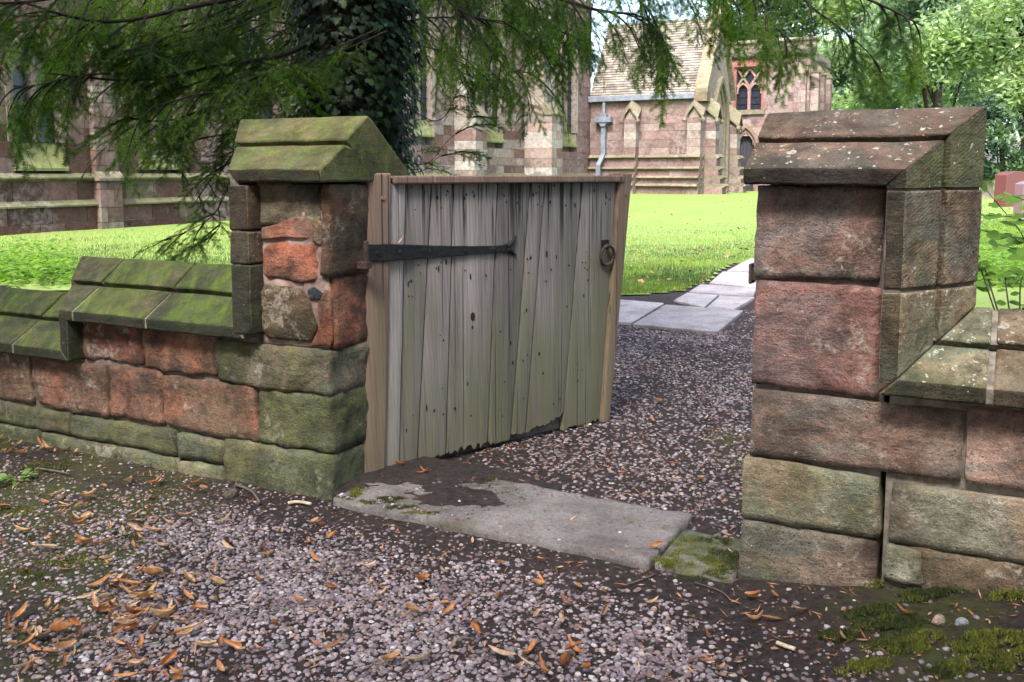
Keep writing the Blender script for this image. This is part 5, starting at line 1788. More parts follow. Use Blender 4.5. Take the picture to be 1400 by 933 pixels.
IV = [leaf5()]
inst = []
for _ in range(11000):
    a = yrg.uniform(0, 2 * math.pi)
    z_ = yrg.uniform(0.0, 3.4)
    r_ = np.interp(z_, [p[0] for p in prof], [p[1] for p in prof]) * (1.0 + 0.55 * yrg.random() ** 1.6) + 0.02
    o = (TRX + r_ * math.cos(a), TRY + r_ * math.sin(a), tz + z_)
    nrm = Vector((math.cos(a), math.sin(a), yrg.uniform(0.1, 0.9))).normalized()
    down = Vector((yrg.uniform(-0.6, 0.6), yrg.uniform(-0.6, 0.6), -1)).normalized()
    x_ = down.cross(nrm).normalized()
    y_ = nrm.cross(x_)
    inst.append((0, o, np.stack([np.array(x_), np.array(y_), np.array(nrm)], 1), yrg.uniform(0.028, 0.056)))
V, F = join_instances(IV, inst)
ivo = part('ivy', V, F, M_IVY, yew)
ivo['label'] = 'dark glossy ivy covering the trunk'


# ------------------------------------------------------------------ trees beyond the churchyard
def leafy_tree(name, label, x, y, height, crown_r, crown_z0, nleaf, lsize, mat, seed, trunk_r=0.35, lobes=16, cat='tree', group=None, zsq=1.0):
    rg = random.Random(seed)
    nr = np.random.RandomState(seed)
    z0 = ground_z(x, y, False)
    root = thing(name, label, cat, world_loc=Vector((x, y, z0)), rotz=0, group=group)
    OFFS[root] = (x, y, z0)
    mb = MB()
    top = z0 + height * 0.8
    mb.tube([(x, y, z0 - 0.2), (x + 0.1, y, z0 + height * 0.3), (x - 0.1, y + 0.1, top)], [trunk_r, trunk_r * 0.7, trunk_r * 0.15], 8)
    cz = z0 + (crown_z0 + height) / 2
    rz = (height - crown_z0) / 2
    L = []
    for i in range(lobes):
        while True:
            p = np.array([rg.uniform(-1, 1), rg.uniform(-1, 1), rg.uniform(-1, 1)])
            if 0.25 < np.linalg.norm(p) < 1: break
        c = np.array([x, y, cz]) + p * np.array([crown_r, crown_r, rz]) * 0.78
        L.append((c, rg.uniform(0.28, 0.5) * crown_r))
        mb.tube([(x, y, z0 + crown_z0 + (cz - z0 - crown_z0) * rg.random()), Vector((x, y, cz)).lerp(Vector(c), 0.5) + Vector((0, 0, -0.2)), c], [trunk_r * 0.3, trunk_r * 0.15, 0.02], 5)
    part('trunk', mb.V, mb.F, M_BARK, root, smooth=True)
    pts = []
    per = nleaf // lobes
    for c, r_ in L:
        d = nr.normal(size=(per, 3))
        d /= np.linalg.norm(d, axis=1)[:, None]
        rr = r_ * (0.55 + 0.5 * nr.rand(per) ** 0.6)
        q = c + d * rr[:, None] * np.array([1, 1, 0.72])
        # clumps: pull leaves towards random twig ends
        tw = c + (lambda e: e / np.linalg.norm(e, axis=1)[:, None])(nr.normal(size=(14, 3))) * r_ * np.array([1, 1, 0.75])
        k = nr.randint(0, 14, per)
        q = q * 0.55 + tw[k] * 0.45 + nr.normal(size=(per, 3)) * r_ * 0.08
        pts.append(q)
    P = np.concatenate(pts)
    n = len(P)
    a = nr.normal(size=(n, 3)); a /= np.linalg.norm(a, axis=1)[:, None]
    up = np.array([0, 0, 1.0])
    nrm = nr.normal(size=(n, 3)) * 0.75 + up * 0.9
    nrm /= np.linalg.norm(nrm, axis=1)[:, None]
    d1 = np.cross(nrm, a); d1 /= np.linalg.norm(d1, axis=1)[:, None]
    d2 = np.cross(nrm, d1)
    s_ = lsize * (0.6 + 0.8 * nr.rand(n))[:, None]
    Vv = np.stack([P - d1 * s_, P - d2 * s_ * 0.45 + nrm * s_ * 0.12, P + d1 * s_, P + d2 * s_ * 0.45 + nrm * s_ * 0.12], 1).reshape(-1, 3)
    part('crown', Vv, np.arange(4 * n).reshape(-1, 4), mat, root)
    return root


def px(u, Y): return (u - 700) / FPX * Y


for i_, (x_, y_, h_, r_) in enumerate([(-10, -3, 11, 4.4), (-6.5, -6, 12, 4.6), (-2, -7, 12, 4.6), (2.5, -7, 12, 4.6), (7, -5.5, 12, 4.5), (10.5, -1.5, 11, 4.4)]):  # unseen trees, added behind the camera to keep low sky and sun off the foreground
    leafy_tree('added_shade_tree', 'unseen leafy tree added behind the camera to block low sky light', x_, y_, h_, r_, 0.3, 6000, 0.36, M_TREELEAF_DARK, 60 + i_, 0.35, 16, group='added shade trees behind the camera')
leafy_tree('broadleaf_tree', 'large bright green tree filling the right edge behind the gravestones', px(1400, 36), 36, 13, 5.0, 0.6, 30000, 0.125, M_TREELEAF, 1, 0.4, 22)
leafy_tree('broadleaf_tree', 'pale green tree beyond the right pier, left of the biggest tree', px(1270, 52), 52, 15, 5.2, 0.5, 24000, 0.165, M_TREELEAF, 2, 0.4, 20)
leafy_tree('broadleaf_tree', 'pale tree just right of the vestry, behind the hanging yew', px(1165, 62), 62, 14, 5.0, 0.6, 20000, 0.19, M_TREELEAF, 3, 0.4, 18)
leafy_tree('broadleaf_tree', 'dark leafy tree rising above the vestry parapet', px(1040, 70), 70, 20, 6.5, 3.0, 18000, 0.21, M_TREELEAF_DARK, 4, 0.5, 18)
leafy_tree('evergreen_shrub', 'dark evergreen shrub at the foot of the trees right of the pier', px(1362, 31), 31, 3.4, 1.6, 0.1, 5000, 0.10, M_TREELEAF_DARK, 5, 0.12, 9, cat='shrub')
leafy_tree('broadleaf_tree', 'faraway pale tree seen in the gap between the larger trees', px(1235, 85), 85, 13, 7.5, 0.5, 15000, 0.25, M_TREELEAF, 6, 0.4, 14)
leafy_tree('broadleaf_tree', 'tall green tree rising behind the far trees at the right', px(1330, 66), 66, 20, 7.0, 3.0, 20000, 0.22, M_TREELEAF, 8, 0.5, 18)

# ================================================================== graves
def gravestone(name, label, x, y, w, d, h, mat, rz, arch=0.12, cat='gravestone'):
    z0 = ground_z(x, y, False)
    root = thing(name, label, cat, world_loc=Vector((x, y, z0)), rotz=rz)
    OFFS[root] = (0, 0, 0)
    n = 12
    top = [(-w / 2 + w * i / n, h - arch * (2 * i / n - 1) ** 2) for i in range(n + 1)]
    mb = MB().prism([(-w / 2, 0.0), (w / 2, 0.0)] + top[::-1], 't', -d / 2, d / 2)
    part('headstone', mb.V, mb.F, mat, root, bevel=0.012)
    mb = MB().box(-w / 2 - 0.08, w / 2 + 0.08, -d / 2 - 0.08, d / 2 + 0.08, -0.05, 0.10)
    part('base', mb.V, mb.F, mat, root, bevel=0.01)
    return root


gravestone('gravestone', 'round-topped red granite gravestone behind the right pier', px(1380, 25), 25, 0.86, 0.36, 0.92, M_GRANITE, R(24), 0.09)
gravestone('gravestone', 'purple granite gravestone at the right edge, in front of the red one', px(1404, 19), 19, 0.62, 0.2, 0.82, M_GRANITE2, R(26), 0.06)
gravestone('gravestone', 'pale stone gravestone half hidden beside the red granite one', px(1346, 31), 31, 0.42, 0.15, 0.78, M_GRAVE, R(20), 0.14)

# ================================================================== plants
def simple_leaf():
    P = [(0, 0, 0), (0.22, 0.25, 0.04), (0.27, 0.5, 0.03), (0.16, 0.78, 0.0), (0, 1.0, -0.08), (-0.16, 0.78, 0.0), (-0.27, 0.5, 0.03), (-0.22, 0.25, 0.04), (0, 0.5, -0.03)]
    return np.array(P), np.array([(8, i, (i + 1) % 8) for i in range(8)])


SL = [simple_leaf()]


def leaf_inst(o, d, size, rg, up=(0, 0, 1)):
    d = Vector(d).normalized()
    n_ = (Vector(up) + Vector((rg.uniform(-0.5, 0.5), rg.uniform(-0.5, 0.5), 0)))
    x_ = d.cross(n_).normalized()
    z_ = x_.cross(d)
    return (0, tuple(o), np.stack([np.array(x_), np.array(d), np.array(z_)], 1), size)


def shrub(name, label, stems, nleaf, size, mat, seed, cat='shrub', base=None):
    rg = random.Random(seed)
    b0 = base
    root = thing(name, label, cat, world_loc=Vector(b0), rotz=0)
    OFFS[root] = tuple(b0)
    mb = MB()
    li = []
    for pts in stems:
        C = cr([Vector(p) for p in pts], 8)
        k = len(C)
        mb.tube(C, [0.0042 - 0.003 * i / (k - 1) for i in range(k)], 5)
        for q in range(nleaf):
            f_ = 0.12 + 0.88 * (q + rg.random() * 0.7) / nleaf
            i = min(k - 2, int(f_ * (k - 1)))
            d = (C[i + 1] - C[i]).normalized()
            sd_ = d.cross(Vector((0, 0, 1))).normalized() * (1 if q % 2 else -1)
            li.append(leaf_inst(C[i], d * 0.4 + sd_ + Vector((0, 0, rg.uniform(-0.4, 0.15))), size * rg.uniform(0.6, 1.2), rg, (-0.3, -1.0, 0.8)))
        li.append(leaf_inst(C[-1], C[-1] - C[-2], size * 0.9, rg, (-0.3, -1.0, 0.8)))
    part('stems', mb.V, mb.F, M_TWIG, root, smooth=True)
    V, F = join_instances(SL, li)
    part('leaves', V, F, mat, root, smooth=True)
    return root


bz = W(2.75, 1.05)
b0 = (bz.x, bz.y, ground_z(bz.x, bz.y, False))
shrub('leafy_shrub', 'broad-leaved green shrub arching over the right wall', [
    [b0, A(1430, 360, 3.9), A(1390, 310, 3.8), A(1350, 262, 3.7)], [b0, A(1430, 330, 3.8), A(1395, 300, 3.6), A(1350, 295, 3.5)],
    [b0, A(1420, 340, 4.0), A(1385, 325, 3.9), A(1342, 315, 3.8)], [b0, A(1450, 330, 3.8), A(1420, 285, 3.8), A(1385, 268, 3.7)], [b0, A(1440, 370, 3.7), A(1400, 345, 3.6), A(1365, 335, 3.5)]],
    11, 0.075, M_PLANT, 4, base=b0)
bz = W(2.22, 0.75)
b1 = (bz.x, bz.y, ground_z(bz.x, bz.y, False))
shrub('leafy_seedling', 'low leafy seedling behind the right wall next to the pier', [
    [b1, A(1352, 385, 3.5), A(1345, 365, 3.5)], [b1, A(1345, 380, 3.5), A(1340, 358, 3.5)], [b1, A(1375, 385, 3.5), A(1385, 372, 3.5)], [b1, A(1395, 390, 3.4), A(1412, 380, 3.4)]], 11, 0.05, M_PLANT, 6, cat='plant', base=b1)


def patch(name, label, sampler, n, size, mat, seed, hmax=0.12, tmpl=SL):
    rg = random.Random(seed)
    li = []
    for _ in range(n):
        x, y = sampler(rg)
        z_ = ground_z(x, y, False) + hmax * rg.random() ** 1.5 + 0.01
        a = rg.uniform(0, 6.283)
        li.append(leaf_inst((x, y, z_), (math.cos(a), math.sin(a), rg.uniform(-0.3, 0.5)), size * rg.uniform(0.5, 1.2), rg))
    V, F = join_instances(tmpl, li)
    o = link(name, to_mesh(name, V, F, [mat], smooth=False))
    tag(o, label, kind='stuff')
    return o


patch('ground_cover', 'bright green ivy and bramble leaves on the ground behind the left wall',
      lambda rg: on_ground_fast(rg.uniform(-40, 95) + rg.gauss(0, 10), rg.triangular(338, 402, 380)), 1500, 0.10, M_PLANT, 1, 0.22)
patch('ground_cover', 'light green weeds growing behind the right wall',
      lambda rg: on_ground_fast(rg.uniform(1325, 1430), 300 + 95 * rg.random() ** 0.7), 3200, 0.075, M_PLANT, 2, 0.16)
patch('leaf_litter', 'dead brown leaves on the soil behind the right wall',
      lambda rg: W(rg.uniform(2.0, 3.2), rg.uniform(0.5, 1.3))[:2], 900, 0.045, M_LITTER, 3, 0.03)

# ================================================================== gravel, moss, fallen leaves
def ico(sub):
    bm = bmesh.new()
    bmesh.ops.create_icosphere(bm, subdivisions=sub, radius=1.0)
    V = np.array([v.co[:] for v in bm.verts])
    F = np.array([[v.index for v in f.verts] for f in bm.faces])
    bm.free()
    return V, F


I2, I1 = ico(2), ico(1)
prs = np.random.RandomState(11)


def pebble_field(pts, tmpl, smin, smax):
    V0_, F0_ = tmpl
    n = len(pts)
    nv = len(V0_)
    out = np.empty((n, nv, 3), dtype=np.float32)
    for i, (x, y, z_, k) in enumerate(pts):
        sc_ = (smin + (smax - smin) * prs.rand() ** 1.8) * k
        e = np.array([1.0, prs.uniform(0.65, 0.95), prs.uniform(0.42, 0.66)]) * sc_
        a = prs.rand() * 6.283
        lump = 1 + 0.10 * np.sin(V0_ @ prs.normal(size=3) * 2.0 + prs.rand() * 6)
        P = V0_ * lump[:, None] * e
        tx_, ty_ = prs.normal(0, 0.22, 2)
        c, s_ = math.cos(a), math.sin(a)
        Rz = np.array([[c, -s_, 0], [s_, c, 0], [0, 0, 1]])
        Rx = np.array([[1, 0, 0], [0, math.cos(tx_), -math.sin(tx_)], [0, math.sin(tx_), math.cos(tx_)]])
        out[i] = P @ (Rz @ Rx).T + np.array([x, y, z_ + e[2] * prs.uniform(-0.45, 0.45)])
    F = (F0_[None] + (np.arange(n) * nv)[:, None, None]).reshape(-1, 3)
    return out.reshape(-1, 3), F


def blocked(s_, t_):
    if -3.5 < s_ < 0.01 and -0.03 < t_ < 0.46: return True
    if 1.49 < s_ < 4 and -0.03 < t_ < 0.46: return True
    if 0.03 < s_ < 1.24 and -0.065 < t_ < 0.41: return True
    if 1.25 < s_ < 1.50 and -0.05 < t_ < 0.28: return True
    return False


def dens(x, y, s_, t_):
    cl = mnoise.noise(Vector((x * 2.6, y * 2.6, 4.4))) * 0.5 + mnoise.noise(Vector((x * 8, y * 8, 1))) * 0.3
    if t_ < 0.1:
        d = 0.12 + 0.88 * sm(-0.10, -0.60, t_)
        if s_ > 1.1: d *= 1 - 0.80 * sm(1.15, 1.75, s_ + 0.35 * (t_ + 0.5))
        d *= 1 - 0.72 * sm(-0.75, -1.35, x + 0.25 * (y - 2.2))
        return d * (0.80 + cl * 1.1)
    d = 0.78 * sm(0.15, 0.75, s_ + 0.30 * t_)
    if t_ > 4.2: d *= 0.25
    if t_ < 0.8: d *= 0.5 + 0.4 * sm(0.4, 0.8, t_)
    return d * (0.75 + cl)


near, far = [], []
prg = random.Random(2)
for _ in range(190000):
    x, y = prg.uniform(-2.6, 2.0), prg.uniform(1.9, 4.4)
    s_, t_ = ST(x, y)
    if t_ > 0.05 or blocked(s_, t_): continue
    if abs(x) > 0.56 * y + 0.15: continue
    if prg.random() < dens(x, y, s_, t_) * 0.75:
        near.append((x, y, ground_z(x, y), 1.0))
    if len(near) >= 19000: break
for _ in range(100000):
    s_, t_ = prg.uniform(-0.9, 1.9), prg.uniform(0.30, 5.2)
    if s_ < -0.02 + 0.368 * (t_ - 0.216) - 0.05 and t_ < 1.45: continue
    p = W(s_, t_)
    if blocked(s_, t_) or abs(p.x) > 0.35 * p.y: continue
    if any(inside(q, p.x, p.y) for q in slab_polys): continue
    if prg.random() < dens(p.x, p.y, s_, t_) * 0.5:
        far.append((p.x, p.y, ground_z(p.x, p.y), 1.0))
    if len(far) >= 12000: break
for _ in range(260):                                  # stones kicked onto the step, most at its left end and edges
    s_, t_ = 0.05 + 1.15 * prg.random() ** 2.2, prg.uniform(-0.05, 0.40)
    if prg.random() < 0.55: t_ = prg.choice((prg.uniform(-0.055, -0.02), prg.uniform(0.33, 0.40)))
    w_ = W(s_, t_)
    near.append((w_.x, w_.y, 0.032 + (0.008 if s_ < 0.6 else 0), 0.8))
V, F = pebble_field([q for q in near if q[1] < 2.62], I2, 0.0036, 0.0108)
V2, F2 = pebble_field([q for q in near if q[1] >= 2.62], I1, 0.0042, 0.0112)
F = np.concatenate([F, F2 + len(V)])
V = np.concatenate([V, V2])
gv = link('gravel', to_mesh('gravel', V, F, [M_PEBBLE], smooth=True))
tag(gv, 'mauve and pale rounded pebbles of the gravel path in front of the gate', kind='stuff')
V, F = pebble_field(far, I1, 0.0062, 0.013)
gv = link('gravel', to_mesh('gravel', V, F, [M_PEBBLE], smooth=True))
tag(gv, 'pebbles of the gravel path behind the open gate', kind='stuff')

# crumbs of dead leaves and needles in the soil
cr_pts = []
for _ in range(9000):
    if prg.random() < 0.7:
        x, y = prg.uniform(-2.4, 1.6), prg.uniform(1.95, 4.3)
        if abs(x) > 0.56 * y + 0.1: continue
    else:
        q = W(prg.uniform(0.0, 1.8), prg.uniform(0.3, 4.5)); x, y = q.x, q.y
    s_, t_ = ST(x, y)
    onstep = 0.03 < s_ < 1.24 and -0.065 < t_ < 0.41
    if blocked(s_, t_) and not onstep: continue
    if onstep and prg.random() < 0.6: continue
    cr_pts.append((x, y, (0.037 if onstep else ground_z(x, y) + 0.004) + 0.006 * prg.random()))
P = np.array(cr_pts)
n = len(P)
a = prs.rand(n) * 6.283
ln = (0.004 + 0.016 * prs.rand(n) ** 2)[:, None]
d1 = np.stack([np.cos(a), np.sin(a), prs.normal(0, 0.25, n)], 1) * ln
d2 = np.stack([-np.sin(a), np.cos(a), prs.normal(0, 0.4, n)], 1) * (0.0012 + 0.0022 * prs.rand(n))[:, None]
V = np.stack([P - d1, P - d2, P + d1, P + d2], 1).reshape(-1, 3)
o = link('leaf_crumbs', to_mesh('leaf_crumbs', V, np.arange(4 * n).reshape(-1, 4), [M_LITTER]))
tag(o, 'dry needles and leaf crumbs scattered over the soil', kind='stuff')

# soil swept over the left part of the step
mb_V, mb_F = [], []
n1, n2 = 44, 34
for i in range(n1 + 1):
    for j in range(n2 + 1):
        s_ = 0.0 + 0.70 * i / n1
        t_ = -0.02 + 0.50 * j / n2
        # a tongue of soil on the slab and the soil banked up over its far left corner
        e1 = 1 - ((s_ - 0.40) / 0.19) ** 2 - ((t_ - 0.15) / 0.13) ** 2
        e2 = (t_ - 0.05 - 0.85 * s_) / 0.10 + 0.6
        e = max(min(1.0, e1), min(1.2, e2)) + 0.7 * mnoise.noise(Vector((s_ * 11, t_ * 11, 2)))
        w_ = W(s_, t_)
        mb_V.append((w_.x, w_.y, 0.034 + max(-0.02, min(0.014, 0.014 * e)) + 0.003 * mnoise.noise(Vector((s_ * 40, t_ * 40, 0)))))
for i in range(n1):
    for j in range(n2):
        a_ = i * (n2 + 1) + j
        mb_F.append((a_, a_ + n2 + 1, a_ + n2 + 2, a_ + 1))
V0_, F0_ = I1
k0 = len(mb_V)
for _ in range(900):                                  # crumbs of soil fading out over the stone
    s_, t_ = prg.uniform(0.03, 0.85), prg.uniform(-0.04, 0.40)
    e1 = 1 - ((s_ - 0.40) / 0.19) ** 2 - ((t_ - 0.15) / 0.13) ** 2
    e2 = (t_ - 0.05 - 0.85 * s_) / 0.10 + 0.6
    e = max(e1, e2) + 0.7 * mnoise.noise(Vector((s_ * 11, t_ * 11, 2)))
    if e > 0.6 or prg.random() > math.exp(-1.1 * max(0.0, -e)): continue
    w_ = W(s_, t_)
    r_ = prg.uniform(0.0012, 0.0042)
    k0 = len(mb_V)
    mb_V += [(w_.x + v[0] * r_, w_.y + v[1] * r_, 0.036 + v[2] * r_ * 0.6) for v in V0_]
    mb_F += [tuple(int(i_) + k0 for i_ in f_) for f_ in F0_]
o = link('loose_soil', to_mesh('loose_soil', mb_V, mb_F, [M_SOIL], smooth=True))
tag(o, 'dark soil washed over the left end of the step', kind='stuff')


# moss cushions: thousands of tiny shoots
def moss(name, label, cushions, n, h=0.012):
    P = []
    for _ in range(n):
        (x, y, zb, rx, ry, hh) = prg.choices(cushions, [c[3] * c[4] for c in cushions])[0]
        a_, r_ = prg.uniform(0, 6.283), 1.12 * math.sqrt(prg.random())
        px_, py_ = x + rx * r_ * math.cos(a_), y + ry * r_ * math.sin(a_)
        if mnoise.noise(Vector((px_ * 22, py_ * 22, 3))) + 0.6 * mnoise.noise(Vector((px_ * 70, py_ * 70, 8))) + 0.25 - 0.75 * r_ ** 3 < prg.gauss(-0.08, 0.22): continue
        z_ = (ground_z(px_, py_) if zb is None else zb) + hh * max(0, 1 - r_ * r_) * (0.6 + 0.5 * mnoise.noise(Vector((px_ * 30, py_ * 30, 0)))) + 0.002
        P.append((px_, py_, z_))
    P = np.array(P)
    m = len(P)
    a_ = prs.rand(m) * 6.283
    w_ = 0.0016 + 0.001 * prs.rand(m)
    d_ = np.stack([np.cos(a_), np.sin(a_), np.zeros(m)], 1) * w_[:, None]
    tip = P + np.stack([prs.normal(0, 0.4, m) * h, prs.normal(0, 0.4, m) * h, h * (0.5 + 0.7 * prs.rand(m))], 1)
    V = np.stack([P - d_, P + d_, tip], 1).reshape(-1, 3)
    o = link(name, to_mesh(name, V, np.arange(3 * m).reshape(-1, 3), [M_MOSS]))
    tag(o, label, kind='stuff')


def gp(u, v): 
    p = on_ground(u, v, True)
    return p.x, p.y


cs = []
for (u, v, rx, ry, hh) in [(1215, 855, 0.10, 0.055, 0.018), (1190, 840, 0.08, 0.04, 0.014), (1240, 880, 0.11, 0.05, 0.015), (1270, 815, 0.10, 0.05, 0.015), (1340, 800, 0.12, 0.035, 0.02),
                           (1390, 815, 0.08, 0.03, 0.02), (1350, 880, 0.10, 0.045, 0.016), (1390, 905, 0.10, 0.04, 0.02), (1310, 915, 0.09, 0.03, 0.012), (1150, 870, 0.06, 0.03, 0.008), (1180, 915, 0.07, 0.03, 0.008), (1260, 775, 0.08, 0.03, 0.02), (1210, 800, 0.06, 0.03, 0.014)]:
    x, y = gp(u, v)
    cs.append((x, y, None, rx, ry, hh))
moss('moss', 'olive green moss on the soil before the right wall', cs, 42000, 0.010)
cs = []
for (s_, t_, rx, ry) in [(1.33, 0.02, 0.09, 0.08), (1.42, 0.10, 0.08, 0.09), (1.31, 0.14, 0.07, 0.09), (1.28, -0.03, 0.06, 0.04), (1.38, -0.055, 0.08, 0.025), (1.44, 0.0, 0.06, 0.06), (1.36, 0.20, 0.08, 0.05)]:
    w_ = W(s_, t_)
    cs.append((w_.x, w_.y, 0.016 if t_ > -0.04 else 0.002, rx, ry, 0.008))
for (s_, t_, rx, ry) in [(0.10, -0.02, 0.06, 0.035), (0.20, -0.03, 0.07, 0.025), (0.32, -0.03, 0.06, 0.02), (0.30, 0.36, 0.10, 0.03), (0.16, 0.30, 0.06, 0.04), (0.44, 0.385, 0.07, 0.02), (0.42, -0.045, 0.09, 0.015), (0.07, 0.05, 0.04, 0.05), (0.24, 0.02, 0.07, 0.03)]:
    w_ = W(s_, t_)
    cs.append((w_.x, w_.y, 0.033, rx, ry, 0.006))
moss('moss', 'moss on the step ends and the small stone', cs, 30000, 0.006)
cs = []
for (u, v, rx, ry) in [(60, 640, 0.12, 0.10), (25, 700, 0.10, 0.06), (95, 770, 0.12, 0.05), (180, 735, 0.06, 0.03), (40, 790, 0.10, 0.05)]:
    x, y = gp(u, v)
    cs.append((x, y, None, rx, ry, 0.004))
moss('moss', 'thin mossy film on the ground at the left', cs, 9000, 0.005)

# ------------------------------------------------------------------ fallen leaves, each a thing
def leaf_mesh(seed, L=0.055, Wd=0.014, curl=1.0):
    rg = random.Random(seed)
    n = 9
    V, F = [], []
    b1, b2, tw = rg.uniform(0.2, 0.9) * curl, rg.uniform(0.3, 1.3) * curl, rg.uniform(-0.8, 0.8)
    for i in range(n + 1):
        f_ = i / n
        w_ = Wd * (math.sin(math.pi * min(1, f_ * 0.93 + 0.04)) ** 0.55) * (0.55 if f_ < 0.02 else 1)
        x = (f_ - 0.5) * L
        zc = b1 * L * 0.35 * (2 * f_ - 1) ** 2
        for k, c in enumerate((-1, -0.45, 0.1, 0.6, 1)):
            z_ = zc + b2 * w_ * 0.7 * c * c + 0.0015 * mnoise.noise(Vector((f_ * 6, c * 2, seed)))
            a_ = tw * (f_ - 0.5)
            y_ = c * w_ * 0.5 + 0.12 * L * math.sin(f_ * 2.5 + seed) * 0.4
            V.append((x, y_ * math.cos(a_) - z_ * math.sin(a_), y_ * math.sin(a_) + z_ * math.cos(a_) + 0.001))
    for i in range(n):
        for k in range(4):
            a_ = i * 5 + k
            F.append((a_, a_ + 5, a_ + 6, a_ + 1))
    # thin stalk
    i0 = len(V)
    sx = -0.5 * L
    V += [(sx, -0.0008, 0.001), (sx, 0.0008, 0.001), (sx - 0.018, 0.004, 0.004), (sx - 0.018, 0.005, 0.004)]
    F.append((i0, i0 + 1, i0 + 3, i0 + 2))
    return to_mesh('leaf', V, F, [M_DRY], smooth=True)


LM = [leaf_mesh(30 + i, 0.045 + 0.006 * i, 0.022 + 0.002 * i, 1.8) for i in range(2)] + [leaf_mesh(i, 0.064 + 0.007 * (i % 4), 0.014 + 0.003 * (i % 3), 0.55 + 0.12 * i) for i in range(10)]
ZONES = [  # u range, v range, how many, label, group
    ((-30, 130), (595, 625), 16, 'curled brown leaf in the drift against the foot of the left wall', 'leaf drift by the left wall'),
    ((60, 290), (660, 770), 34, 'curled orange-brown leaf on the soil in front of the left wall', 'leaves before the left wall'),
    ((105, 275), (770, 860), 72, 'orange leaf in the thick pile on the gravel at the left', 'leaf pile on the gravel'),
    ((0, 260), (850, 935), 52, 'brown leaf in the litter near the bottom left corner', 'bottom left leaf litter'),
    ((-10, 110), (690, 850), 12, 'brown leaf on the mossy ground at the left edge', 'left edge leaves'),
    ((300, 660), (690, 800), 22, 'tan leaf lying on gravel just below the step', 'leaves below the step'),
    ((280, 820), (800, 930), 30, 'dry leaf on open gravel in the middle foreground', 'middle foreground leaves'),
    ((660, 1010), (755, 930), 26, 'dry leaf on gravel between the step and the right foreground', 'leaves on the right gravel'),
    ((1030, 1290), (810, 915), 7, 'reddish leaf on the soil before the right pier', 'leaves before the right pier'),
    ((830, 1010), (470, 700), 14, 'small leaf on the gravel behind the open gate', 'leaves behind the gate'),
    ((500, 640), (630, 680), 6, 'pale leaf on the soil at the foot of the gate', 'leaves at the gate foot')]
lrg = random.Random(77)
for (u0, u1), (v0_, v1), cnt, lab, grp in ZONES:
    for _ in range(cnt):
        for _try in range(30):
            if 'pile' in lab:
                u, v = lrg.gauss((u0 + u1) / 2, 45), lrg.gauss((v0_ + v1) / 2, 30)
            else:
                u, v = lrg.uniform(u0, u1), lrg.uniform(v0_, v1)
            p = on_ground(u, v, True)
            s_, t_ = ST(p.x, p.y)
            if not (-3.5 < s_ < 0.02 and -0.05 < t_ < 0.46) and not (1.48 < s_ < 4 and -0.05 < t_ < 0.46): break
        z_ = ground_z(p.x, p.y) + 0.010
        if 0.03 < s_ < 1.24 and -0.065 < t_ < 0.41: z_ = 0.040
        o = link('fallen_leaf', LM[lrg.randrange(12)], None, None, (p.x, p.y, z_ + lrg.uniform(0, 0.010)),
                 (lrg.gauss(0, 0.35), lrg.gauss(0, 0.25), lrg.uniform(0, 6.283)), (lrg.uniform(0.40, 0.92),) * 3)
        tag(o, lab, 'fallen leaf', grp)


gm_ = W(*ga)
hl = gm_ + Vector((math.cos(grot), math.sin(grot), 0)) * 0.165 + Vector((math.sin(grot), -math.cos(grot), 0)) * 0.020
o = link('fallen_leaf', LM[3], None, None, (hl.x, hl.y, 0.945), (1.2, -0.9, grot + 0.3), (0.6, 0.6, 0.6))
tag(o, 'small orange leaf caught on top of the black strap hinge', 'fallen leaf')
# scraps on the lawn
P = []
while len(P) < 240:
    x, y = on_ground_fast(lrg.uniform(845, 1030) if lrg.random() < 0.7 else lrg.uniform(0, 320), lrg.uniform(275, 415))
    if lawn_mask(x, y): P.append((x, y, ground_z(x, y, False) + 0.03))
P = np.array(P); n = len(P)
a = prs.rand(n) * 6.283
d1 = np.stack([np.cos(a), np.sin(a), prs.normal(0, 0.3, n)], 1) * (0.015 + 0.03 * prs.rand(n))[:, None]
d2 = np.stack([-np.sin(a), np.cos(a), 0.3 + prs.normal(0, 0.5, n)], 1) * (0.008 + 0.012 * prs.rand(n))[:, None]
V = np.stack([P - d1, P - d2, P + d1, P + d2], 1).reshape(-1, 3)
o = link('leaf_scraps', to_mesh('leaf_scraps', V, np.arange(4 * n).reshape(-1, 4), [M_LITTER]))
tag(o, 'small brown leaf scraps lying on the lawn', kind='stuff')


# ------------------------------------------------------------------ single small things on the ground
def pebble_thing(name, label, u, v, r_, ratio, color, seed, cat='stone', lift=0.4):
    p = on_ground(u, v, True)
    V0_, F0_ = ico(3)
    rs = np.random.RandomState(seed)
    P = V0_ * (1 + 0.08 * np.sin(V0_ @ rs.normal(size=3) * 2.2) + 0.03 * np.sin(V0_ @ rs.normal(size=3) * 6))[:, None] * np.array([r_, r_ * ratio, r_ * 0.62])
    o = link(name, to_mesh(name, P, F0_, [M_STONE], smooth=True), None, (*color, 0.0), (p.x, p.y, ground_z(p.x, p.y) + r_ * 0.62 * lift), (0, 0, rs.rand() * 3))
    return tag(o, label, cat)


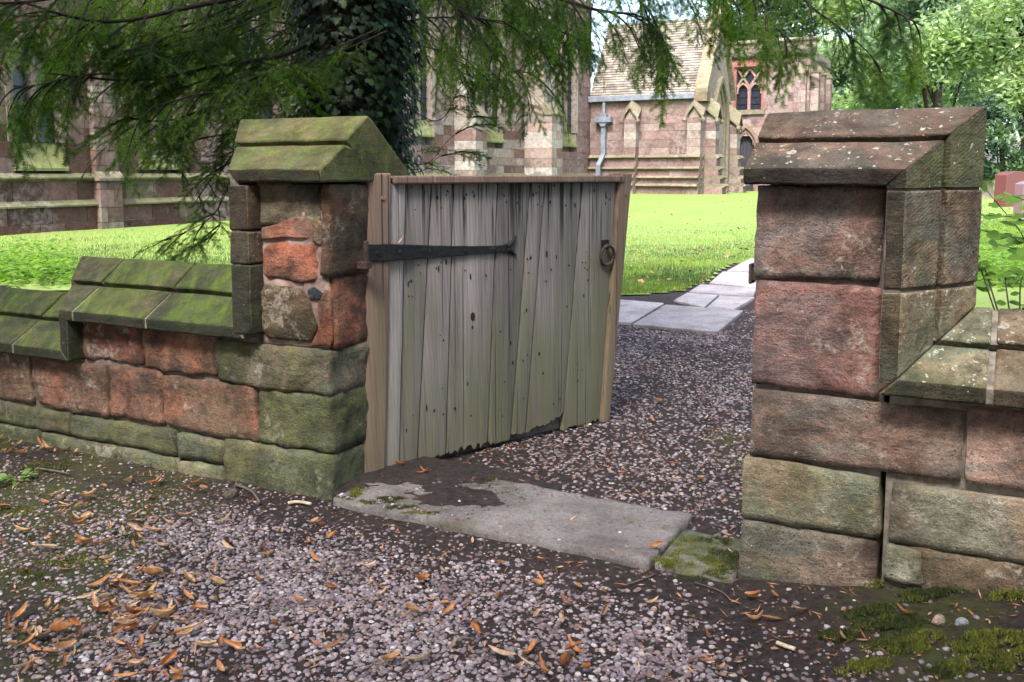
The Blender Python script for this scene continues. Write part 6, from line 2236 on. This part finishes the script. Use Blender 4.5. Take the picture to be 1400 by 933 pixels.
pebble_thing('round_stone', 'pinkish round stone half buried by the foot of the left pier', 316, 679, 0.034, 0.62, (0.20, 0.15, 0.125), 1)
pebble_thing('round_stone', 'pink flat pebble on moss before the right wall', 1283, 851, 0.021, 0.62, (0.36, 0.24, 0.20), 2)
pebble_thing('round_stone', 'grey round pebble next to the pink one on moss', 1315, 853, 0.0165, 0.85, (0.30, 0.27, 0.28), 3)
pebble_thing('round_stone', 'brown stone on the soil left of the leaf drift', 82, 682, 0.022, 0.8, (0.15, 0.115, 0.09), 4)
pebble_thing('round_stone', 'grey pebble at the inner corner of the left pier', 472, 676, 0.018, 0.8, (0.18, 0.15, 0.15), 5, lift=0.8)


def ground_tube(name, label, uv, rad, mat, cat, lift=0.008):
    pts = []
    for u, v in uv:
        p = on_ground(u, v, True)
        pts.append(Vector((p.x, p.y, ground_z(p.x, p.y) + lift)))
    o0 = pts[0].copy()
    mb = MB().tube(cr([p - o0 for p in pts], 5), rad, 7)
    o = link(name, to_mesh(name, mb.V, mb.F, [mat], smooth=True), None, None, o0)
    return tag(o, label, cat)


ground_tube('twig', 'short bent twig beside the foot of the left pier', [(322, 667), (338, 673), (348, 680), (355, 692)], 0.0055, M_TWINE, 'twig', 0.012)
ground_tube('twig', 'thin twig on the gravel below the small mossy stone', [(850, 805), (875, 797), (897, 788)], 0.002, M_TWINE, 'twig')
ground_tube('twig', 'dark thin twig on the gravel in the right foreground', [(1000, 826), (985, 812), (950, 800)], 0.0018, M_TWINE, 'twig')
ground_tube('seed_pod', 'cream seed pod lying on the right foreground soil', [(1062, 884), (1075, 889), (1087, 893)], 0.0055, M_PALEPOD, 'seed pod', 0.010)
ground_tube('seed_pod', 'fat cream seed pod below the foot of the left pier', [(394, 692), (408, 690), (425, 693)], 0.006, M_PALEPOD, 'seed pod', 0.010)
ground_tube('twig', 'grey twig lying across the leaf drift by the left wall', [(55, 645), (75, 648), (95, 652)], 0.004, M_TWINE, 'twig', 0.012)


def little_plant(name, label, u, v, n_, size, seed, cat='plant'):
    p = on_ground(u, v, True)
    rg = random.Random(seed)
    z0 = ground_z(p.x, p.y)
    root = thing(name, label, cat, world_loc=Vector((p.x, p.y, z0)), rotz=0)
    OFFS[root] = (p.x, p.y, z0)
    li = []
    for i in range(n_):
        a_ = rg.uniform(0, 6.283)
        rr = size * rg.uniform(0.0, 1.6)
        li.append(leaf_inst((p.x + rr * math.cos(a_), p.y + rr * math.sin(a_), z0 + 0.008 + 0.025 * rg.random()), (math.cos(a_), math.sin(a_), rg.uniform(-0.1, 0.3)), size * rg.uniform(0.6, 1.2), rg))
    V, F = join_instances(SL, li)
    part('leaves', V, F, M_GREENLEAF, root)
    mb = MB()
    for i in range(3):
        a_ = rg.uniform(0, 6.283)
        mb.tube([(p.x, p.y, z0), (p.x + size * math.cos(a_), p.y + size * math.sin(a_), z0 + 0.02)], 0.001, 4)
    part('stems', mb.V, mb.F, M_TWIG, root)


little_plant('weed', 'small green-leaved weed at the left edge by the leaf drift', 22, 660, 34, 0.040, 1)
little_plant('green_leaf', 'single fresh green leaf on the gravel left of centre', 371, 835, 2, 0.022, 2, 'leaf')
little_plant('weed', 'tiny green sprout on the gravel in the bottom left', 222, 888, 5, 0.012, 3)
little_plant('weed', 'tiny green weed on the path left of the leaf pile', 40, 735, 5, 0.018, 4)
little_plant('weed', 'tiny weed at the foot of the left wall', 205, 640, 4, 0.011, 5)
